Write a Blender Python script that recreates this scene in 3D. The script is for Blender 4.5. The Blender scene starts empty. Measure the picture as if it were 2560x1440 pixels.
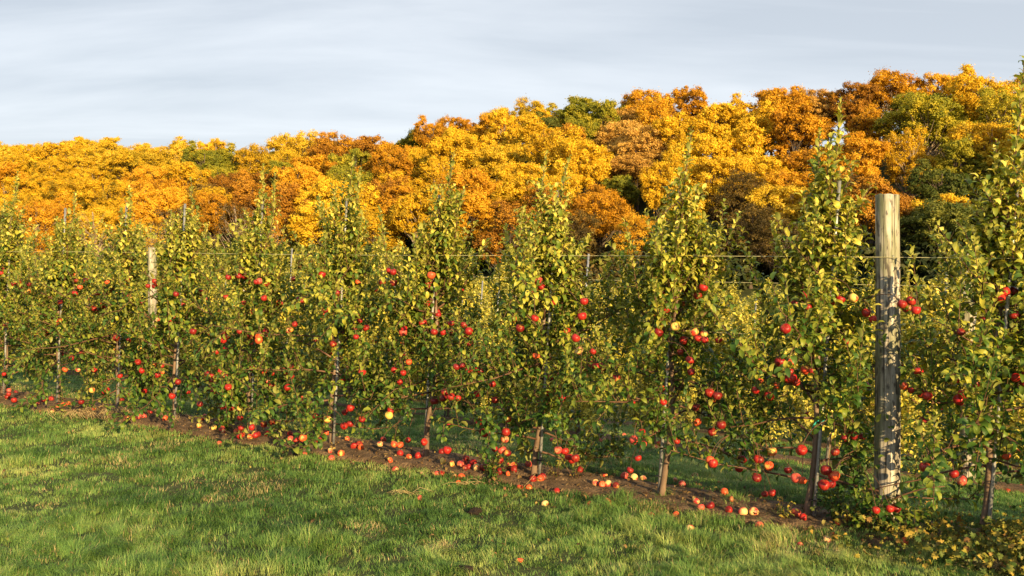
import bpy, math, random
import numpy as np
from mathutils import Matrix, Vector

# ------------------------------------------------------------------ camera, sky, sun, exposure
SC = bpy.context.scene
F = 2489.0                      # focal length in photo pixels (2560 wide)
HC = 1.75                       # eye height over the soil of the front row
HORIZON = 612.0
cam_data = bpy.data.cameras.new("camera")
cam_data.sensor_width = 36.0
cam_data.lens = 36.0 * F / 2560.0
cam_data.shift_y = -(720.0 - HORIZON) / 2560.0
cam_data.clip_start = 0.05
cam_data.clip_end = 3000.0
cam = bpy.data.objects.new("camera", cam_data)
SC.collection.objects.link(cam)
cam.location = (0, 0, HC)
cam.rotation_euler = (math.radians(90), 0, 0)
SC.camera = cam

SUN_ELEV = math.radians(13.5)
SUN_AZ = math.radians(155.0)      # compass style, clockwise from +Y: behind the camera, to the right
SUN_DIR = Vector((math.sin(SUN_AZ) * math.cos(SUN_ELEV), math.cos(SUN_AZ) * math.cos(SUN_ELEV), math.sin(SUN_ELEV)))
sun_data = bpy.data.lights.new("sun", 'SUN')
sun_data.energy = 5.0
sun_data.angle = math.radians(0.6)
sun_data.color = (1.0, 0.71, 0.33)
sun = bpy.data.objects.new("sun", sun_data)
SC.collection.objects.link(sun)
sun.rotation_euler = SUN_DIR.to_track_quat('Z', 'Y').to_euler()
sun.location = (30, -50, 20)

world = bpy.data.worlds.new("World")
SC.world = world
world.use_nodes = True
nt = world.node_tree
nt.nodes.clear()
def N(t, kind, **kw):
    n = t.nodes.new(kind)
    for k, v in kw.items():
        setattr(n, k, v)
    return n
w_out = N(nt, 'ShaderNodeOutputWorld')
w_bg = N(nt, 'ShaderNodeBackground')
w_bg.inputs['Strength'].default_value = 0.10
sky = N(nt, 'ShaderNodeTexSky', sky_type='NISHITA')
sky.sun_disc = False
sky.sun_elevation = SUN_ELEV
sky.sun_rotation = SUN_AZ
sky.dust_density = 2.0
tc = N(nt, 'ShaderNodeTexCoord')
sep = N(nt, 'ShaderNodeSeparateXYZ')
nt.links.new(tc.outputs['Generated'], sep.inputs[0])
zadd = N(nt, 'ShaderNodeMath', operation='ADD'); zadd.inputs[1].default_value = 0.16
zmax = N(nt, 'ShaderNodeMath', operation='MAXIMUM'); zmax.inputs[1].default_value = 0.05
nt.links.new(sep.outputs['Z'], zadd.inputs[0]); nt.links.new(zadd.outputs[0], zmax.inputs[0])
dx = N(nt, 'ShaderNodeMath', operation='DIVIDE'); dy = N(nt, 'ShaderNodeMath', operation='DIVIDE')
nt.links.new(sep.outputs['X'], dx.inputs[0]); nt.links.new(zmax.outputs[0], dx.inputs[1])
nt.links.new(sep.outputs['Y'], dy.inputs[0]); nt.links.new(zmax.outputs[0], dy.inputs[1])
comb = N(nt, 'ShaderNodeCombineXYZ')
nt.links.new(dx.outputs[0], comb.inputs[0]); nt.links.new(dy.outputs[0], comb.inputs[1])
mp = N(nt, 'ShaderNodeMapping'); mp.inputs['Scale'].default_value = (0.55, 1.5, 1.0); mp.inputs['Rotation'].default_value = (0, 0, math.radians(-24))
nt.links.new(comb.outputs[0], mp.inputs['Vector'])
n1 = N(nt, 'ShaderNodeTexNoise'); n1.inputs['Scale'].default_value = 1.1; n1.inputs['Detail'].default_value = 7; n1.inputs['Roughness'].default_value = 0.55; n1.inputs['Distortion'].default_value = 0.35
nt.links.new(mp.outputs[0], n1.inputs['Vector'])
cr = N(nt, 'ShaderNodeValToRGB')
cr.color_ramp.elements[0].position = 0.36; cr.color_ramp.elements[0].color = (2.80, 3.05, 3.42, 1)
cr.color_ramp.elements[1].position = 0.66; cr.color_ramp.elements[1].color = (3.85, 4.05, 4.35, 1)
nt.links.new(n1.outputs['Fac'], cr.inputs[0])
# the cloud sheet is a little brighter low down, where one looks along it
mr = N(nt, 'ShaderNodeMapRange'); mr.inputs[1].default_value = 0.02; mr.inputs[2].default_value = 0.26; mr.inputs[3].default_value = 1.18; mr.inputs[4].default_value = 0.96
nt.links.new(sep.outputs['Z'], mr.inputs[0])
mul = N(nt, 'ShaderNodeVectorMath', operation='SCALE')
nt.links.new(cr.outputs[0], mul.inputs[0]); nt.links.new(mr.outputs[0], mul.inputs['Scale'])
mixw = N(nt, 'ShaderNodeMix', data_type='RGBA')
mixw.inputs['Factor'].default_value = 0.90
nt.links.new(sky.outputs[0], mixw.inputs[6]); nt.links.new(mul.outputs[0], mixw.inputs[7])
nt.links.new(mixw.outputs[2], w_bg.inputs['Color'])
nt.links.new(w_bg.outputs[0], w_out.inputs['Surface'])

SC.view_settings.view_transform = 'Standard'
SC.view_settings.look = 'None'
SC.view_settings.gamma = 1.0
SC.view_settings.use_curve_mapping = False
SC.view_settings.exposure = 1.15
SC.render.engine = 'CYCLES'
SC.cycles.max_bounces = 5
SC.cycles.diffuse_bounces = 3
SC.cycles.transmission_bounces = 3
SC.cycles.glossy_bounces = 2
SC.cycles.caustics_reflective = False
SC.cycles.caustics_refractive = False

# ------------------------------------------------------------------ helpers
rng = np.random.default_rng(7)
random.seed(7)
COL = SC.collection
ROW_A = math.atan2(F, 3760.0)              # rows run away to the left at this angle
NX, NY = math.sin(ROW_A), math.cos(ROW_A)  # across the rows, away from the camera
SX, SY = -math.cos(ROW_A), math.sin(ROW_A) # along the rows, to the left

def ps(x, y):
    return x * NX + y * NY, x * SX + y * SY
def xy(p, s):
    return p * NX + s * SX, p * NY + s * SY

def hash2(ix, iy, seed):
    h = (ix.astype(np.int64) * 374761393 + iy.astype(np.int64) * 668265263 + seed * 974711) & 0xffffffff
    h = ((h ^ (h >> 13)) * 1274126177) & 0xffffffff
    h = h ^ (h >> 16)
    return (h & 0xffff) / 65535.0
def vnoise(x, y, seed=0):
    x = np.asarray(x, float); y = np.asarray(y, float)
    ix = np.floor(x); iy = np.floor(y)
    fx = x - ix; fy = y - iy
    fx = fx * fx * (3 - 2 * fx); fy = fy * fy * (3 - 2 * fy)
    a = hash2(ix, iy, seed); b = hash2(ix + 1, iy, seed)
    c = hash2(ix, iy + 1, seed); d = hash2(ix + 1, iy + 1, seed)
    return (a * (1 - fx) + b * fx) * (1 - fy) + (c * (1 - fx) + d * fx) * fy
def fbm(x, y, seed=0, octv=4):
    v = 0; amp = 0.5; t = 0
    for k in range(octv):
        v = v + amp * vnoise(np.asarray(x) * 2 ** k, np.asarray(y) * 2 ** k, seed + k * 17); t += amp; amp *= 0.5
    return v / t

PP = [-80, -20, -3, 0, 3, 5.5, 7.0, 10.2, 14, 17.8, 21.6, 25.4, 29.2, 45, 80, 400]
PZ = [1.2, .5, .22, .14, .04, 0, -.03, -.50, -1.08, -1.38, -1.55, -1.65, -1.75, -2.5, -2.9, -3.2]
# the wooded hill, described by the bearing (as a photo column) it is seen under
SKX  = [-900, 0, 100, 150, 400, 540, 600, 700, 850, 960, 1100, 1250, 1320, 1450, 1550, 1600, 1780, 1850, 1900, 2050, 2200, 2300, 2400, 2500, 2560, 3400]
SKY_ = [355, 350, 372, 345, 335, 340, 368, 345, 325, 320, 285, 262, 232, 232, 245, 224, 226, 256, 218, 184, 166, 172, 190, 172, 152, 90]
def foot_d(sx):  return np.interp(sx, [-900, 0, 1280, 2560, 3400], [135, 118, 98, 82, 74])
def ridge_d(sx): return np.interp(sx, [-900, 0, 1280, 2560, 3400], [225, 200, 155, 122, 110])
TREE_H = 10.5
def crest_z(sx):
    sky_y = np.interp(sx, SKX, SKY_)
    return HC + (HORIZON - sky_y) / F * ridge_d(sx) - TREE_H * 0.93
def ground_z(x, y):
    x = np.asarray(x, float); y = np.asarray(y, float)
    p, s = ps(x, y)
    z = np.interp(p, PP, PZ)
    z = z + 0.05 * (fbm(x * .5, y * .5, 3, 3) - .5) * np.clip((np.abs(p - 6.35) - .6) / 1.5, 0, 1)
    z = z + 0.045 * (fbm(x * 2.6, y * 2.6, 9, 3) - .5) * np.clip((np.abs(p - 6.35) - .5) / .5, .3, 1)
    yy = np.maximum(y, 1.0)
    sx = np.clip(1280 + F * x / yy, -900, 3400)
    fd, rd = foot_d(sx), ridge_d(sx)
    t = np.clip((y - fd) / (rd - fd), 0, 1)
    w = np.where(y > 20, t, 0)
    base = np.interp(p, PP, PZ)
    return z + (crest_z(sx) - base) * (0.75 * w + 0.25 * w * w * (3 - 2 * w))

def ray_hit_p(px, py, p):                   # where the line of sight of a photo pixel meets the row plane p
    k = NX * (px - 1280) / F + NY
    Z = p / k
    return (px - 1280) / F * Z, Z, HC + (HORIZON - py) / F * Z
def ray_hit_ground(px, py):
    lo = 1.0
    for Z in np.arange(1.5, 60, 0.05):
        z = HC + (HORIZON - py) / F * Z
        if z <= ground_z((px - 1280) / F * Z, Z):
            return (px - 1280) / F * Z, Z, float(ground_z((px - 1280) / F * Z, Z))
    return None
def px_of(x, y, z):
    return 1280 + F * x / y, HORIZON - (z - HC) / y * F

def tri_mesh(name, V, T, mats, smooth=True, mat_idx=None, colors=None):
    me = bpy.data.meshes.new(name)
    V = np.ascontiguousarray(V, dtype=np.float32); T = np.ascontiguousarray(T, dtype=np.int32)
    k = T.shape[1]
    me.vertices.add(len(V)); me.vertices.foreach_set('co', V.ravel())
    me.loops.add(T.size); me.loops.foreach_set('vertex_index', T.ravel())
    me.polygons.add(len(T)); me.polygons.foreach_set('loop_start', np.arange(0, T.size, k, dtype=np.int32))
    try:
        me.polygons.foreach_set('loop_total', np.full(len(T), k, dtype=np.int32))
    except Exception:
        pass
    if mat_idx is not None:
        me.polygons.foreach_set('material_index', np.ascontiguousarray(mat_idx, dtype=np.int32))
    me.polygons.foreach_set('use_smooth', np.full(len(T), bool(smooth)))
    for m in (mats if isinstance(mats, (list, tuple)) else [mats]):
        me.materials.append(m)
    if colors is not None:
        a = me.color_attributes.new('tint', 'FLOAT_COLOR', 'POINT')
        c = np.ones((len(V), 4), dtype=np.float32); c[:, :3] = colors
        a.data.foreach_set('color', c.ravel())
    me.update(calc_edges=True)
    return me
def add_obj(name, data, parent=None, loc=None, kind=None, label=None, cat=None, group=None):
    o = bpy.data.objects.new(name, data)
    COL.objects.link(o)
    if parent is not None: o.parent = parent
    if loc is not None: o.location = loc
    if kind: o['kind'] = kind
    if label: o['label'] = label
    if cat: o['category'] = cat
    if group: o['group'] = group
    return o

def tube(points, radii, sides=6, cap=True):
    P = np.array(points, float); n = len(P)
    R = np.broadcast_to(np.array(radii, float), (n,))
    T = np.gradient(P, axis=0); T /= np.linalg.norm(T, axis=1)[:, None] + 1e-9
    up = np.array([0, 0, 1.0]) if abs(T[0, 2]) < .9 else np.array([1.0, 0, 0])
    V = []
    a = np.arange(sides) / sides * 2 * math.pi
    u = np.cross(T[0], up); u /= np.linalg.norm(u)
    for i in range(n):
        u = u - T[i] * np.dot(u, T[i]); u /= np.linalg.norm(u) + 1e-9
        v = np.cross(T[i], u)
        V.append(P[i] + R[i] * (np.cos(a)[:, None] * u + np.sin(a)[:, None] * v))
    V = np.concatenate(V)
    tr = []
    for i in range(n - 1):
        for j in range(sides):
            j2 = (j + 1) % sides
            A, B, C, D = i * sides + j, i * sides + j2, (i + 1) * sides + j2, (i + 1) * sides + j
            tr += [(A, B, C), (A, C, D)]
    if cap:
        for j in range(1, sides - 1):
            tr.append(((n - 1) * sides, (n - 1) * sides + j, (n - 1) * sides + j + 1))
            tr.append((0, j + 1, j))
    return V, np.array(tr, dtype=np.int32)
class Bag:
    def __init__(self): self.V, self.T, self.n = [], [], 0
    def add(self, V, T):
        self.V.append(V); self.T.append(T + self.n); self.n += len(V)
    def get(self): return np.concatenate(self.V), np.concatenate(self.T)

# ------------------------------------------------------------------ materials
def new_mat(name):
    m = bpy.data.materials.new(name); m.use_nodes = True
    t = m.node_tree; t.nodes.clear()
    out = N(t, 'ShaderNodeOutputMaterial')
    return m, t, out
def ramp(t, stops, src=None):
    r = N(t, 'ShaderNodeValToRGB'); e = r.color_ramp.elements
    e[0].position = stops[0][0]; e[0].color = (*stops[0][1], 1)
    e[1].position = stops[-1][0]; e[1].color = (*stops[-1][1], 1)
    for pos, c in stops[1:-1]:
        q = e.new(pos); q.color = (*c, 1)
    if src is not None: t.links.new(src, r.inputs[0])
    return r
def rnd_socket(t, use_obj=True, w_obj=1.0):
    g = N(t, 'ShaderNodeNewGeometry')
    if not use_obj: return g, g.outputs['Random Per Island']
    oi = N(t, 'ShaderNodeObjectInfo')
    m1 = N(t, 'ShaderNodeMath', operation='MULTIPLY'); m1.inputs[1].default_value = w_obj
    ad = N(t, 'ShaderNodeMath', operation='ADD'); fr = N(t, 'ShaderNodeMath', operation='FRACT')
    t.links.new(oi.outputs['Random'], m1.inputs[0]); t.links.new(m1.outputs[0], ad.inputs[0])
    t.links.new(g.outputs['Random Per Island'], ad.inputs[1]); t.links.new(ad.outputs[0], fr.inputs[0])
    return g, fr.outputs[0]

def leaf_mat(name, stops, under, trans=0.35, rough=0.5, spec=0.35, whole_tree=False, young=False):
    m, t, out = new_mat(name)
    if whole_tree:      # one tree turns as a whole, single leaves differ a little
        g = N(t, 'ShaderNodeNewGeometry'); oi = N(t, 'ShaderNodeObjectInfo')
        a1 = N(t, 'ShaderNodeMath', operation='MULTIPLY'); a1.inputs[1].default_value = .58; t.links.new(oi.outputs['Random'], a1.inputs[0])
        a2 = N(t, 'ShaderNodeMath', operation='MULTIPLY_ADD'); a2.inputs[1].default_value = .42
        a2.inputs[1].default_value = .34; a1.inputs[1].default_value = .50
        t.links.new(g.outputs['Random Per Island'], a2.inputs[0]); t.links.new(a1.outputs[0], a2.inputs[2])
        tcl = N(t, 'ShaderNodeTexCoord'); nl = N(t, 'ShaderNodeTexNoise'); nl.inputs['Scale'].default_value = .42; nl.inputs['Detail'].default_value = 3
        t.links.new(tcl.outputs['Object'], nl.inputs['Vector'])
        a3 = N(t, 'ShaderNodeMath', operation='MULTIPLY_ADD'); a3.inputs[1].default_value = 1.9
        a4 = N(t, 'ShaderNodeMath', operation='ADD'); a4.inputs[1].default_value = -.85
        t.links.new(nl.outputs['Fac'], a3.inputs[0]); t.links.new(a2.outputs[0], a4.inputs[0]); t.links.new(a4.outputs[0], a3.inputs[2]); r = a3.outputs[0]
    else:
        g, r = rnd_socket(t)
        if young:       # paler young leaves at the top; shade low down put into the colour
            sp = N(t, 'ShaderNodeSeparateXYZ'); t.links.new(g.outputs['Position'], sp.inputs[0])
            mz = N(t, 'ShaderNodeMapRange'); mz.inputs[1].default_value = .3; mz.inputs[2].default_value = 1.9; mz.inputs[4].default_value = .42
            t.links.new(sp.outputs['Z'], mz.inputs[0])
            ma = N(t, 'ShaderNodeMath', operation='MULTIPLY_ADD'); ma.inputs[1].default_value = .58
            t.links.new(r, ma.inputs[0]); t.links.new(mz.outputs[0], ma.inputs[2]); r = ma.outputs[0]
    rp = ramp(t, stops, r)
    mx = N(t, 'ShaderNodeMix', data_type='RGBA')
    bf = N(t, 'ShaderNodeMath', operation='MULTIPLY'); bf.inputs[1].default_value = 0.75
    t.links.new(g.outputs['Backfacing'], bf.inputs[0])
    t.links.new(bf.outputs[0], mx.inputs['Factor']); t.links.new(rp.outputs[0], mx.inputs[6]); mx.inputs[7].default_value = (*under, 1)
    b = N(t, 'ShaderNodeBsdfPrincipled'); b.inputs['Roughness'].default_value = rough
    b.inputs['Specular IOR Level'].default_value = spec
    t.links.new(mx.outputs[2], b.inputs['Base Color'])
    tr = N(t, 'ShaderNodeBsdfTranslucent')
    hs = N(t, 'ShaderNodeHueSaturation'); hs.inputs['Saturation'].default_value = 1.15; hs.inputs['Value'].default_value = 1.3
    t.links.new(rp.outputs[0], hs.inputs['Color']); t.links.new(hs.outputs[0], tr.inputs['Color'])
    ms = N(t, 'ShaderNodeMixShader'); ms.inputs[0].default_value = trans
    t.links.new(b.outputs[0], ms.inputs[1]); t.links.new(tr.outputs[0], ms.inputs[2]); t.links.new(ms.outputs[0], out.inputs['Surface'])
    return m
M = {}
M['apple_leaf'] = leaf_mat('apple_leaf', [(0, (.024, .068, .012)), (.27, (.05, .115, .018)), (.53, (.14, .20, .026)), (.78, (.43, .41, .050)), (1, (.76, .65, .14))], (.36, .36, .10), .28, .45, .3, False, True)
M['far_leaf'] = leaf_mat('orchard_leaf_far', [(0, (.16, .20, .03)), (.35, (.46, .42, .055)), (.8, (.76, .65, .11)), (1, (.84, .70, .15))], (.20, .25, .14), .30, .5)
M['weed'] = leaf_mat('weed_leaf', [(0, (.05, .10, .02)), (.35, (.13, .17, .03)), (.7, (.30, .26, .04)), (.9, (.42, .30, .05)), (1, (.22, .11, .04))], (.2, .2, .08), .3, .6)
HUES = {
 'golden':  [(0, (.16, .13, .014)), (.22, (.42, .27, .015)), (.55, (.66, .42, .020)), (1, (.78, .57, .045))],
 'orange':  [(0, (.18, .10, .012)), (.25, (.42, .20, .013)), (.55, (.62, .33, .018)), (1, (.74, .48, .04))],
 'rust':    [(0, (.10, .06, .014)), (.45, (.33, .15, .018)), (1, (.60, .32, .03))],
 'yellow':  [(0, (.30, .24, .02)), (.3, (.54, .38, .025)), (.6, (.66, .45, .03)), (1, (.74, .56, .07))],
 'lime':    [(0, (.09, .12, .02)), (.5, (.26, .26, .025)), (1, (.56, .44, .035))],
 'green':   [(0, (.03, .05, .014)), (.5, (.07, .10, .02)), (1, (.20, .20, .035))],
 'shade':   [(0, (.015, .025, .010)), (.5, (.03, .045, .015)), (1, (.06, .06, .02))],  # leaf colour holding the deep shade under the canopy
 'peach':   [(0, (.26, .14, .03)), (.4, (.54, .32, .07)), (1, (.70, .48, .13))],
 'brown':   [(0, (.03, .03, .012)), (.5, (.09, .065, .020)), (1, (.28, .18, .035))],  # thin brown leaves, darkened further to hold the shade of the gaps
}
for k, st in HUES.items():
    mid = st[len(st) // 2][1]
    M['crown_' + k] = leaf_mat('crown_' + k, st, tuple(c * .8 for c in mid), .28, .65, .2, True)

def grassy(name):
    m, t, out = new_mat(name)
    at = N(t, 'ShaderNodeAttribute', attribute_name='tint')
    b = N(t, 'ShaderNodeBsdfPrincipled'); b.inputs['Roughness'].default_value = 0.55; b.inputs['Specular IOR Level'].default_value = .3
    t.links.new(at.outputs['Color'], b.inputs['Base Color'])
    tr = N(t, 'ShaderNodeBsdfTranslucent'); t.links.new(at.outputs['Color'], tr.inputs['Color'])
    ms = N(t, 'ShaderNodeMixShader'); ms.inputs[0].default_value = .35
    t.links.new(b.outputs[0], ms.inputs[1]); t.links.new(tr.outputs[0], ms.inputs[2]); t.links.new(ms.outputs[0], out.inputs['Surface'])
    return m
M['grass'] = grassy('grass_blades')

def noisy(name, stops, scale, rough=.8, detail=6, bump=.3, bdist=.01, stretch=(1, 1, 1), scale2=None, coord='Object', metallic=0):
    m, t, out = new_mat(name)
    tcn = N(t, 'ShaderNodeTexCoord'); mpn = N(t, 'ShaderNodeMapping'); mpn.inputs['Scale'].default_value = stretch
    t.links.new(tcn.outputs[coord], mpn.inputs['Vector'])
    nz = N(t, 'ShaderNodeTexNoise'); nz.inputs['Scale'].default_value = scale; nz.inputs['Detail'].default_value = detail; nz.inputs['Roughness'].default_value = .6
    t.links.new(mpn.outputs[0], nz.inputs['Vector'])
    rp = ramp(t, stops, nz.outputs['Fac'])
    b = N(t, 'ShaderNodeBsdfPrincipled'); b.inputs['Roughness'].default_value = rough; b.inputs['Specular IOR Level'].default_value = .25; b.inputs['Metallic'].default_value = metallic
    t.links.new(rp.outputs[0], b.inputs['Base Color'])
    if bump:
        bm = N(t, 'ShaderNodeBump'); bm.inputs['Strength'].default_value = bump; bm.inputs['Distance'].default_value = bdist
        n2 = N(t, 'ShaderNodeTexNoise'); n2.inputs['Scale'].default_value = scale2 or scale * 3; n2.inputs['Detail'].default_value = 5
        t.links.new(mpn.outputs[0], n2.inputs['Vector']); t.links.new(n2.outputs['Fac'], bm.inputs['Height']); t.links.new(bm.outputs[0], b.inputs['Normal'])
    t.links.new(b.outputs[0], out.inputs['Surface'])
    return m
M['turf'] = noisy('turf', [(.3, (.025, .035, .012)), (.55, (.05, .065, .02)), (.75, (.10, .09, .04))], 3.0, .95, 8, .6, .02, scale2=30)
M['soil'] = noisy('soil', [(.3, (.06, .038, .022)), (.5, (.135, .088, .052)), (.72, (.24, .165, .10))], 9.0, .95, 9, .9, .02, scale2=60)
M['bark'] = noisy('young_bark', [(.3, (.10, .065, .045)), (.55, (.19, .13, .09)), (.75, (.28, .21, .15))], 14, .7, 5, .4, .004, (1, 1, .35))
M['twig'] = noisy('twig_bark', [(.3, (.07, .035, .025)), (.6, (.14, .075, .045)), (.8, (.20, .13, .085))], 20, .55, 3, 0)
M['forest_bark'] = noisy('forest_bark', [(.3, (.05, .04, .03)), (.6, (.12, .09, .07)), (.8, (.22, .17, .13))], 2.5, .9, 5, .3, .05, (1, 1, .3))
M['pale_bark'] = noisy('pale_bark', [(.3, (.20, .15, .11)), (.6, (.34, .27, .20)), (.8, (.45, .38, .30))], 2.5, .9, 5, .3, .05, (1, 1, .3))
M['steel'] = noisy('galvanised_steel', [(.3, (.22, .23, .24)), (.55, (.36, .37, .38)), (.8, (.50, .51, .52))], 25, .42, 4, .1, .001, metallic=.55)
M['wire'] = noisy('yellowed_wire', [(.3, (.45, .42, .22)), (.7, (.60, .56, .30))], 20, .4, 2, 0)
M['black_tie'] = noisy('black_rubber', [(.3, (.012, .012, .013)), (.7, (.03, .03, .03))], 20, .6, 2, 0)
M['teal'] = noisy('teal_ribbon', [(.3, (.0, .22, .20)), (.7, (.01, .34, .30))], 30, .5, 2, 0)
M['clod'] = noisy('dark_clod', [(.3, (.008, .006, .005)), (.7, (.03, .02, .015))], 30, .9, 5, .8, .01)
M['litter'] = leaf_mat('leaf_litter', [(0, (.07, .04, .02)), (.5, (.15, .09, .04)), (.85, (.28, .19, .07)), (1, (.46, .34, .10))], (.3, .22, .14), .15, .8, .15)
M['straw'] = leaf_mat('dry_straw', [(0, (.30, .22, .10)), (.5, (.46, .36, .18)), (1, (.60, .48, .26))], (.4, .3, .16), .2, .7, .2)

def post_mat():
    m, t, out = new_mat('weathered_post_wood')
    tcn = N(t, 'ShaderNodeTexCoord'); L = t.links.new
    mpn = N(t, 'ShaderNodeMapping'); mpn.inputs['Scale'].default_value = (26, 26, 1.3); L(tcn.outputs['Object'], mpn.inputs['Vector'])
    g = N(t, 'ShaderNodeTexNoise'); g.inputs['Scale'].default_value = 1.6; g.inputs['Detail'].default_value = 8; g.inputs['Roughness'].default_value = .62; g.inputs['Distortion'].default_value = .4; L(mpn.outputs[0], g.inputs['Vector'])
    base = ramp(t, [(.34, (.035, .03, .028)), (.41, (.16, .145, .125)), (.48, (.33, .30, .26)), (.56, (.42, .39, .34)), (.64, (.60, .56, .49)), (.75, (.62, .50, .37))], g.outputs['Fac'])
    # green algae on the shaded side and towards the foot, in ragged stains
    m2 = N(t, 'ShaderNodeMapping'); m2.inputs['Scale'].default_value = (9, 9, 2.2); L(tcn.outputs['Object'], m2.inputs['Vector'])
    a = N(t, 'ShaderNodeTexNoise'); a.inputs['Scale'].default_value = 1.3; a.inputs['Detail'].default_value = 6; L(m2.outputs[0], a.inputs['Vector'])
    ar = N(t, 'ShaderNodeMapRange'); ar.inputs[1].default_value = .47; ar.inputs[2].default_value = .60; ar.inputs[4].default_value = .70; L(a.outputs['Fac'], ar.inputs[0])
    mx = N(t, 'ShaderNodeMix', data_type='RGBA'); L(ar.outputs[0], mx.inputs['Factor']); L(base.outputs[0], mx.inputs[6]); mx.inputs[7].default_value = (.16, .18, .09, 1)
    # sooty flecks
    m3 = N(t, 'ShaderNodeMapping'); m3.inputs['Scale'].default_value = (30, 30, 9); L(tcn.outputs['Object'], m3.inputs['Vector'])
    b3 = N(t, 'ShaderNodeTexNoise'); b3.inputs['Scale'].default_value = 1.4; b3.inputs['Detail'].default_value = 5; L(m3.outputs[0], b3.inputs['Vector'])
    br = N(t, 'ShaderNodeMapRange'); br.inputs[1].default_value = .56; br.inputs[2].default_value = .64; br.inputs[4].default_value = .8; L(b3.outputs['Fac'], br.inputs[0])
    mx2 = N(t, 'ShaderNodeMix', data_type='RGBA'); L(br.outputs[0], mx2.inputs['Factor']); L(mx.outputs[2], mx2.inputs[6]); mx2.inputs[7].default_value = (.07, .06, .055, 1)
    b = N(t, 'ShaderNodeBsdfPrincipled'); b.inputs['Roughness'].default_value = .85; b.inputs['Specular IOR Level'].default_value = .2
    L(mx2.outputs[2], b.inputs['Base Color'])
    bm = N(t, 'ShaderNodeBump'); bm.inputs['Strength'].default_value = .7; bm.inputs['Distance'].default_value = .004; L(g.outputs['Fac'], bm.inputs['Height']); L(bm.outputs[0], b.inputs['Normal'])
    L(b.outputs[0], out.inputs['Surface'])
    return m
M['post'] = post_mat()
M['crack'] = noisy('post_crack', [(.3, (.03, .022, .016)), (.7, (.07, .05, .04))], 20, .95, 3, 0)

def apple_mat(name, reds, yellow, cover):
    m, t, out = new_mat(name); L = t.links.new
    oi = N(t, 'ShaderNodeObjectInfo'); tcn = N(t, 'ShaderNodeTexCoord')
    ad = N(t, 'ShaderNodeVectorMath', operation='ADD')
    sc = N(t, 'ShaderNodeVectorMath', operation='SCALE'); sc.inputs['Scale'].default_value = 11.0
    cv = N(t, 'ShaderNodeCombineXYZ')
    mm = N(t, 'ShaderNodeMath', operation='MULTIPLY'); mm.inputs[1].default_value = 40; L(oi.outputs['Random'], mm.inputs[0]); L(mm.outputs[0], cv.inputs[0]); L(mm.outputs[0], cv.inputs[2])
    L(tcn.outputs['Object'], sc.inputs[0]); L(sc.outputs[0], ad.inputs[0]); L(cv.outputs[0], ad.inputs[1])
    nz = N(t, 'ShaderNodeTexNoise'); nz.inputs['Scale'].default_value = 1.6; nz.inputs['Detail'].default_value = 2; L(ad.outputs[0], nz.inputs['Vector'])
    o2 = N(t, 'ShaderNodeMath', operation='MULTIPLY_ADD'); o2.inputs[1].default_value = .34; o2.inputs[2].default_value = cover; L(oi.outputs['Random'], o2.inputs[0])
    s2 = N(t, 'ShaderNodeMath', operation='SUBTRACT'); L(nz.outputs['Fac'], s2.inputs[0]); L(o2.outputs[0], s2.inputs[1])
    mr2 = N(t, 'ShaderNodeMapRange'); mr2.inputs[1].default_value = -.04; mr2.inputs[2].default_value = .12; L(s2.outputs[0], mr2.inputs[0])
    rr = ramp(t, [(0, reds[0]), (1, reds[1])], oi.outputs['Random'])
    # fine streaks running from stalk to calyx
    mps = N(t, 'ShaderNodeMapping'); mps.inputs['Scale'].default_value = (150, 150, 18); L(tcn.outputs['Object'], mps.inputs['Vector'])
    st = N(t, 'ShaderNodeTexNoise'); st.inputs['Scale'].default_value = 1; st.inputs['Detail'].default_value = 3; L(mps.outputs[0], st.inputs['Vector'])
    stm = N(t, 'ShaderNodeMapRange'); stm.inputs[1].default_value = .52; stm.inputs[2].default_value = .75; stm.inputs[4].default_value = .35; L(st.outputs['Fac'], stm.inputs[0])
    mxs = N(t, 'ShaderNodeMix', data_type='RGBA'); L(stm.outputs[0], mxs.inputs['Factor']); L(rr.outputs[0], mxs.inputs[6]); mxs.inputs[7].default_value = (*yellow, 1)
    mx = N(t, 'ShaderNodeMix', data_type='RGBA'); L(mr2.outputs[0], mx.inputs['Factor']); L(mxs.outputs[2], mx.inputs[6]); mx.inputs[7].default_value = (*yellow, 1)
    b = N(t, 'ShaderNodeBsdfPrincipled'); b.inputs['Roughness'].default_value = .42; b.inputs['Specular IOR Level'].default_value = .35
    L(mx.outputs[2], b.inputs['Base Color']); L(b.outputs[0], out.inputs['Surface'])
    return m
M['apple_red'] = apple_mat('apple_skin_red', [(.14, .005, .010), (.38, .014, .015)], (.62, .30, .06), .60)
M['apple_mixed'] = apple_mat('apple_skin_mixed', [(.48, .035, .02), (.62, .09, .03)], (.72, .50, .12), .38)
M['apple_pink'] = apple_mat('apple_skin_pink', [(.38, .03, .035), (.54, .08, .06)], (.72, .52, .20), .42)
M['apple_rot'] = apple_mat('apple_skin_rotten', [(.20, .07, .03), (.34, .12, .05)], (.28, .16, .06), .45)
M['flesh'] = noisy('apple_flesh', [(.3, (.55, .42, .22)), (.6, (.76, .66, .42))], 60, .6, 3, .3, .002)
M['stalk'] = noisy('apple_stalk', [(.3, (.05, .03, .015)), (.7, (.12, .08, .04))], 60, .7, 2, 0)

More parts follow.
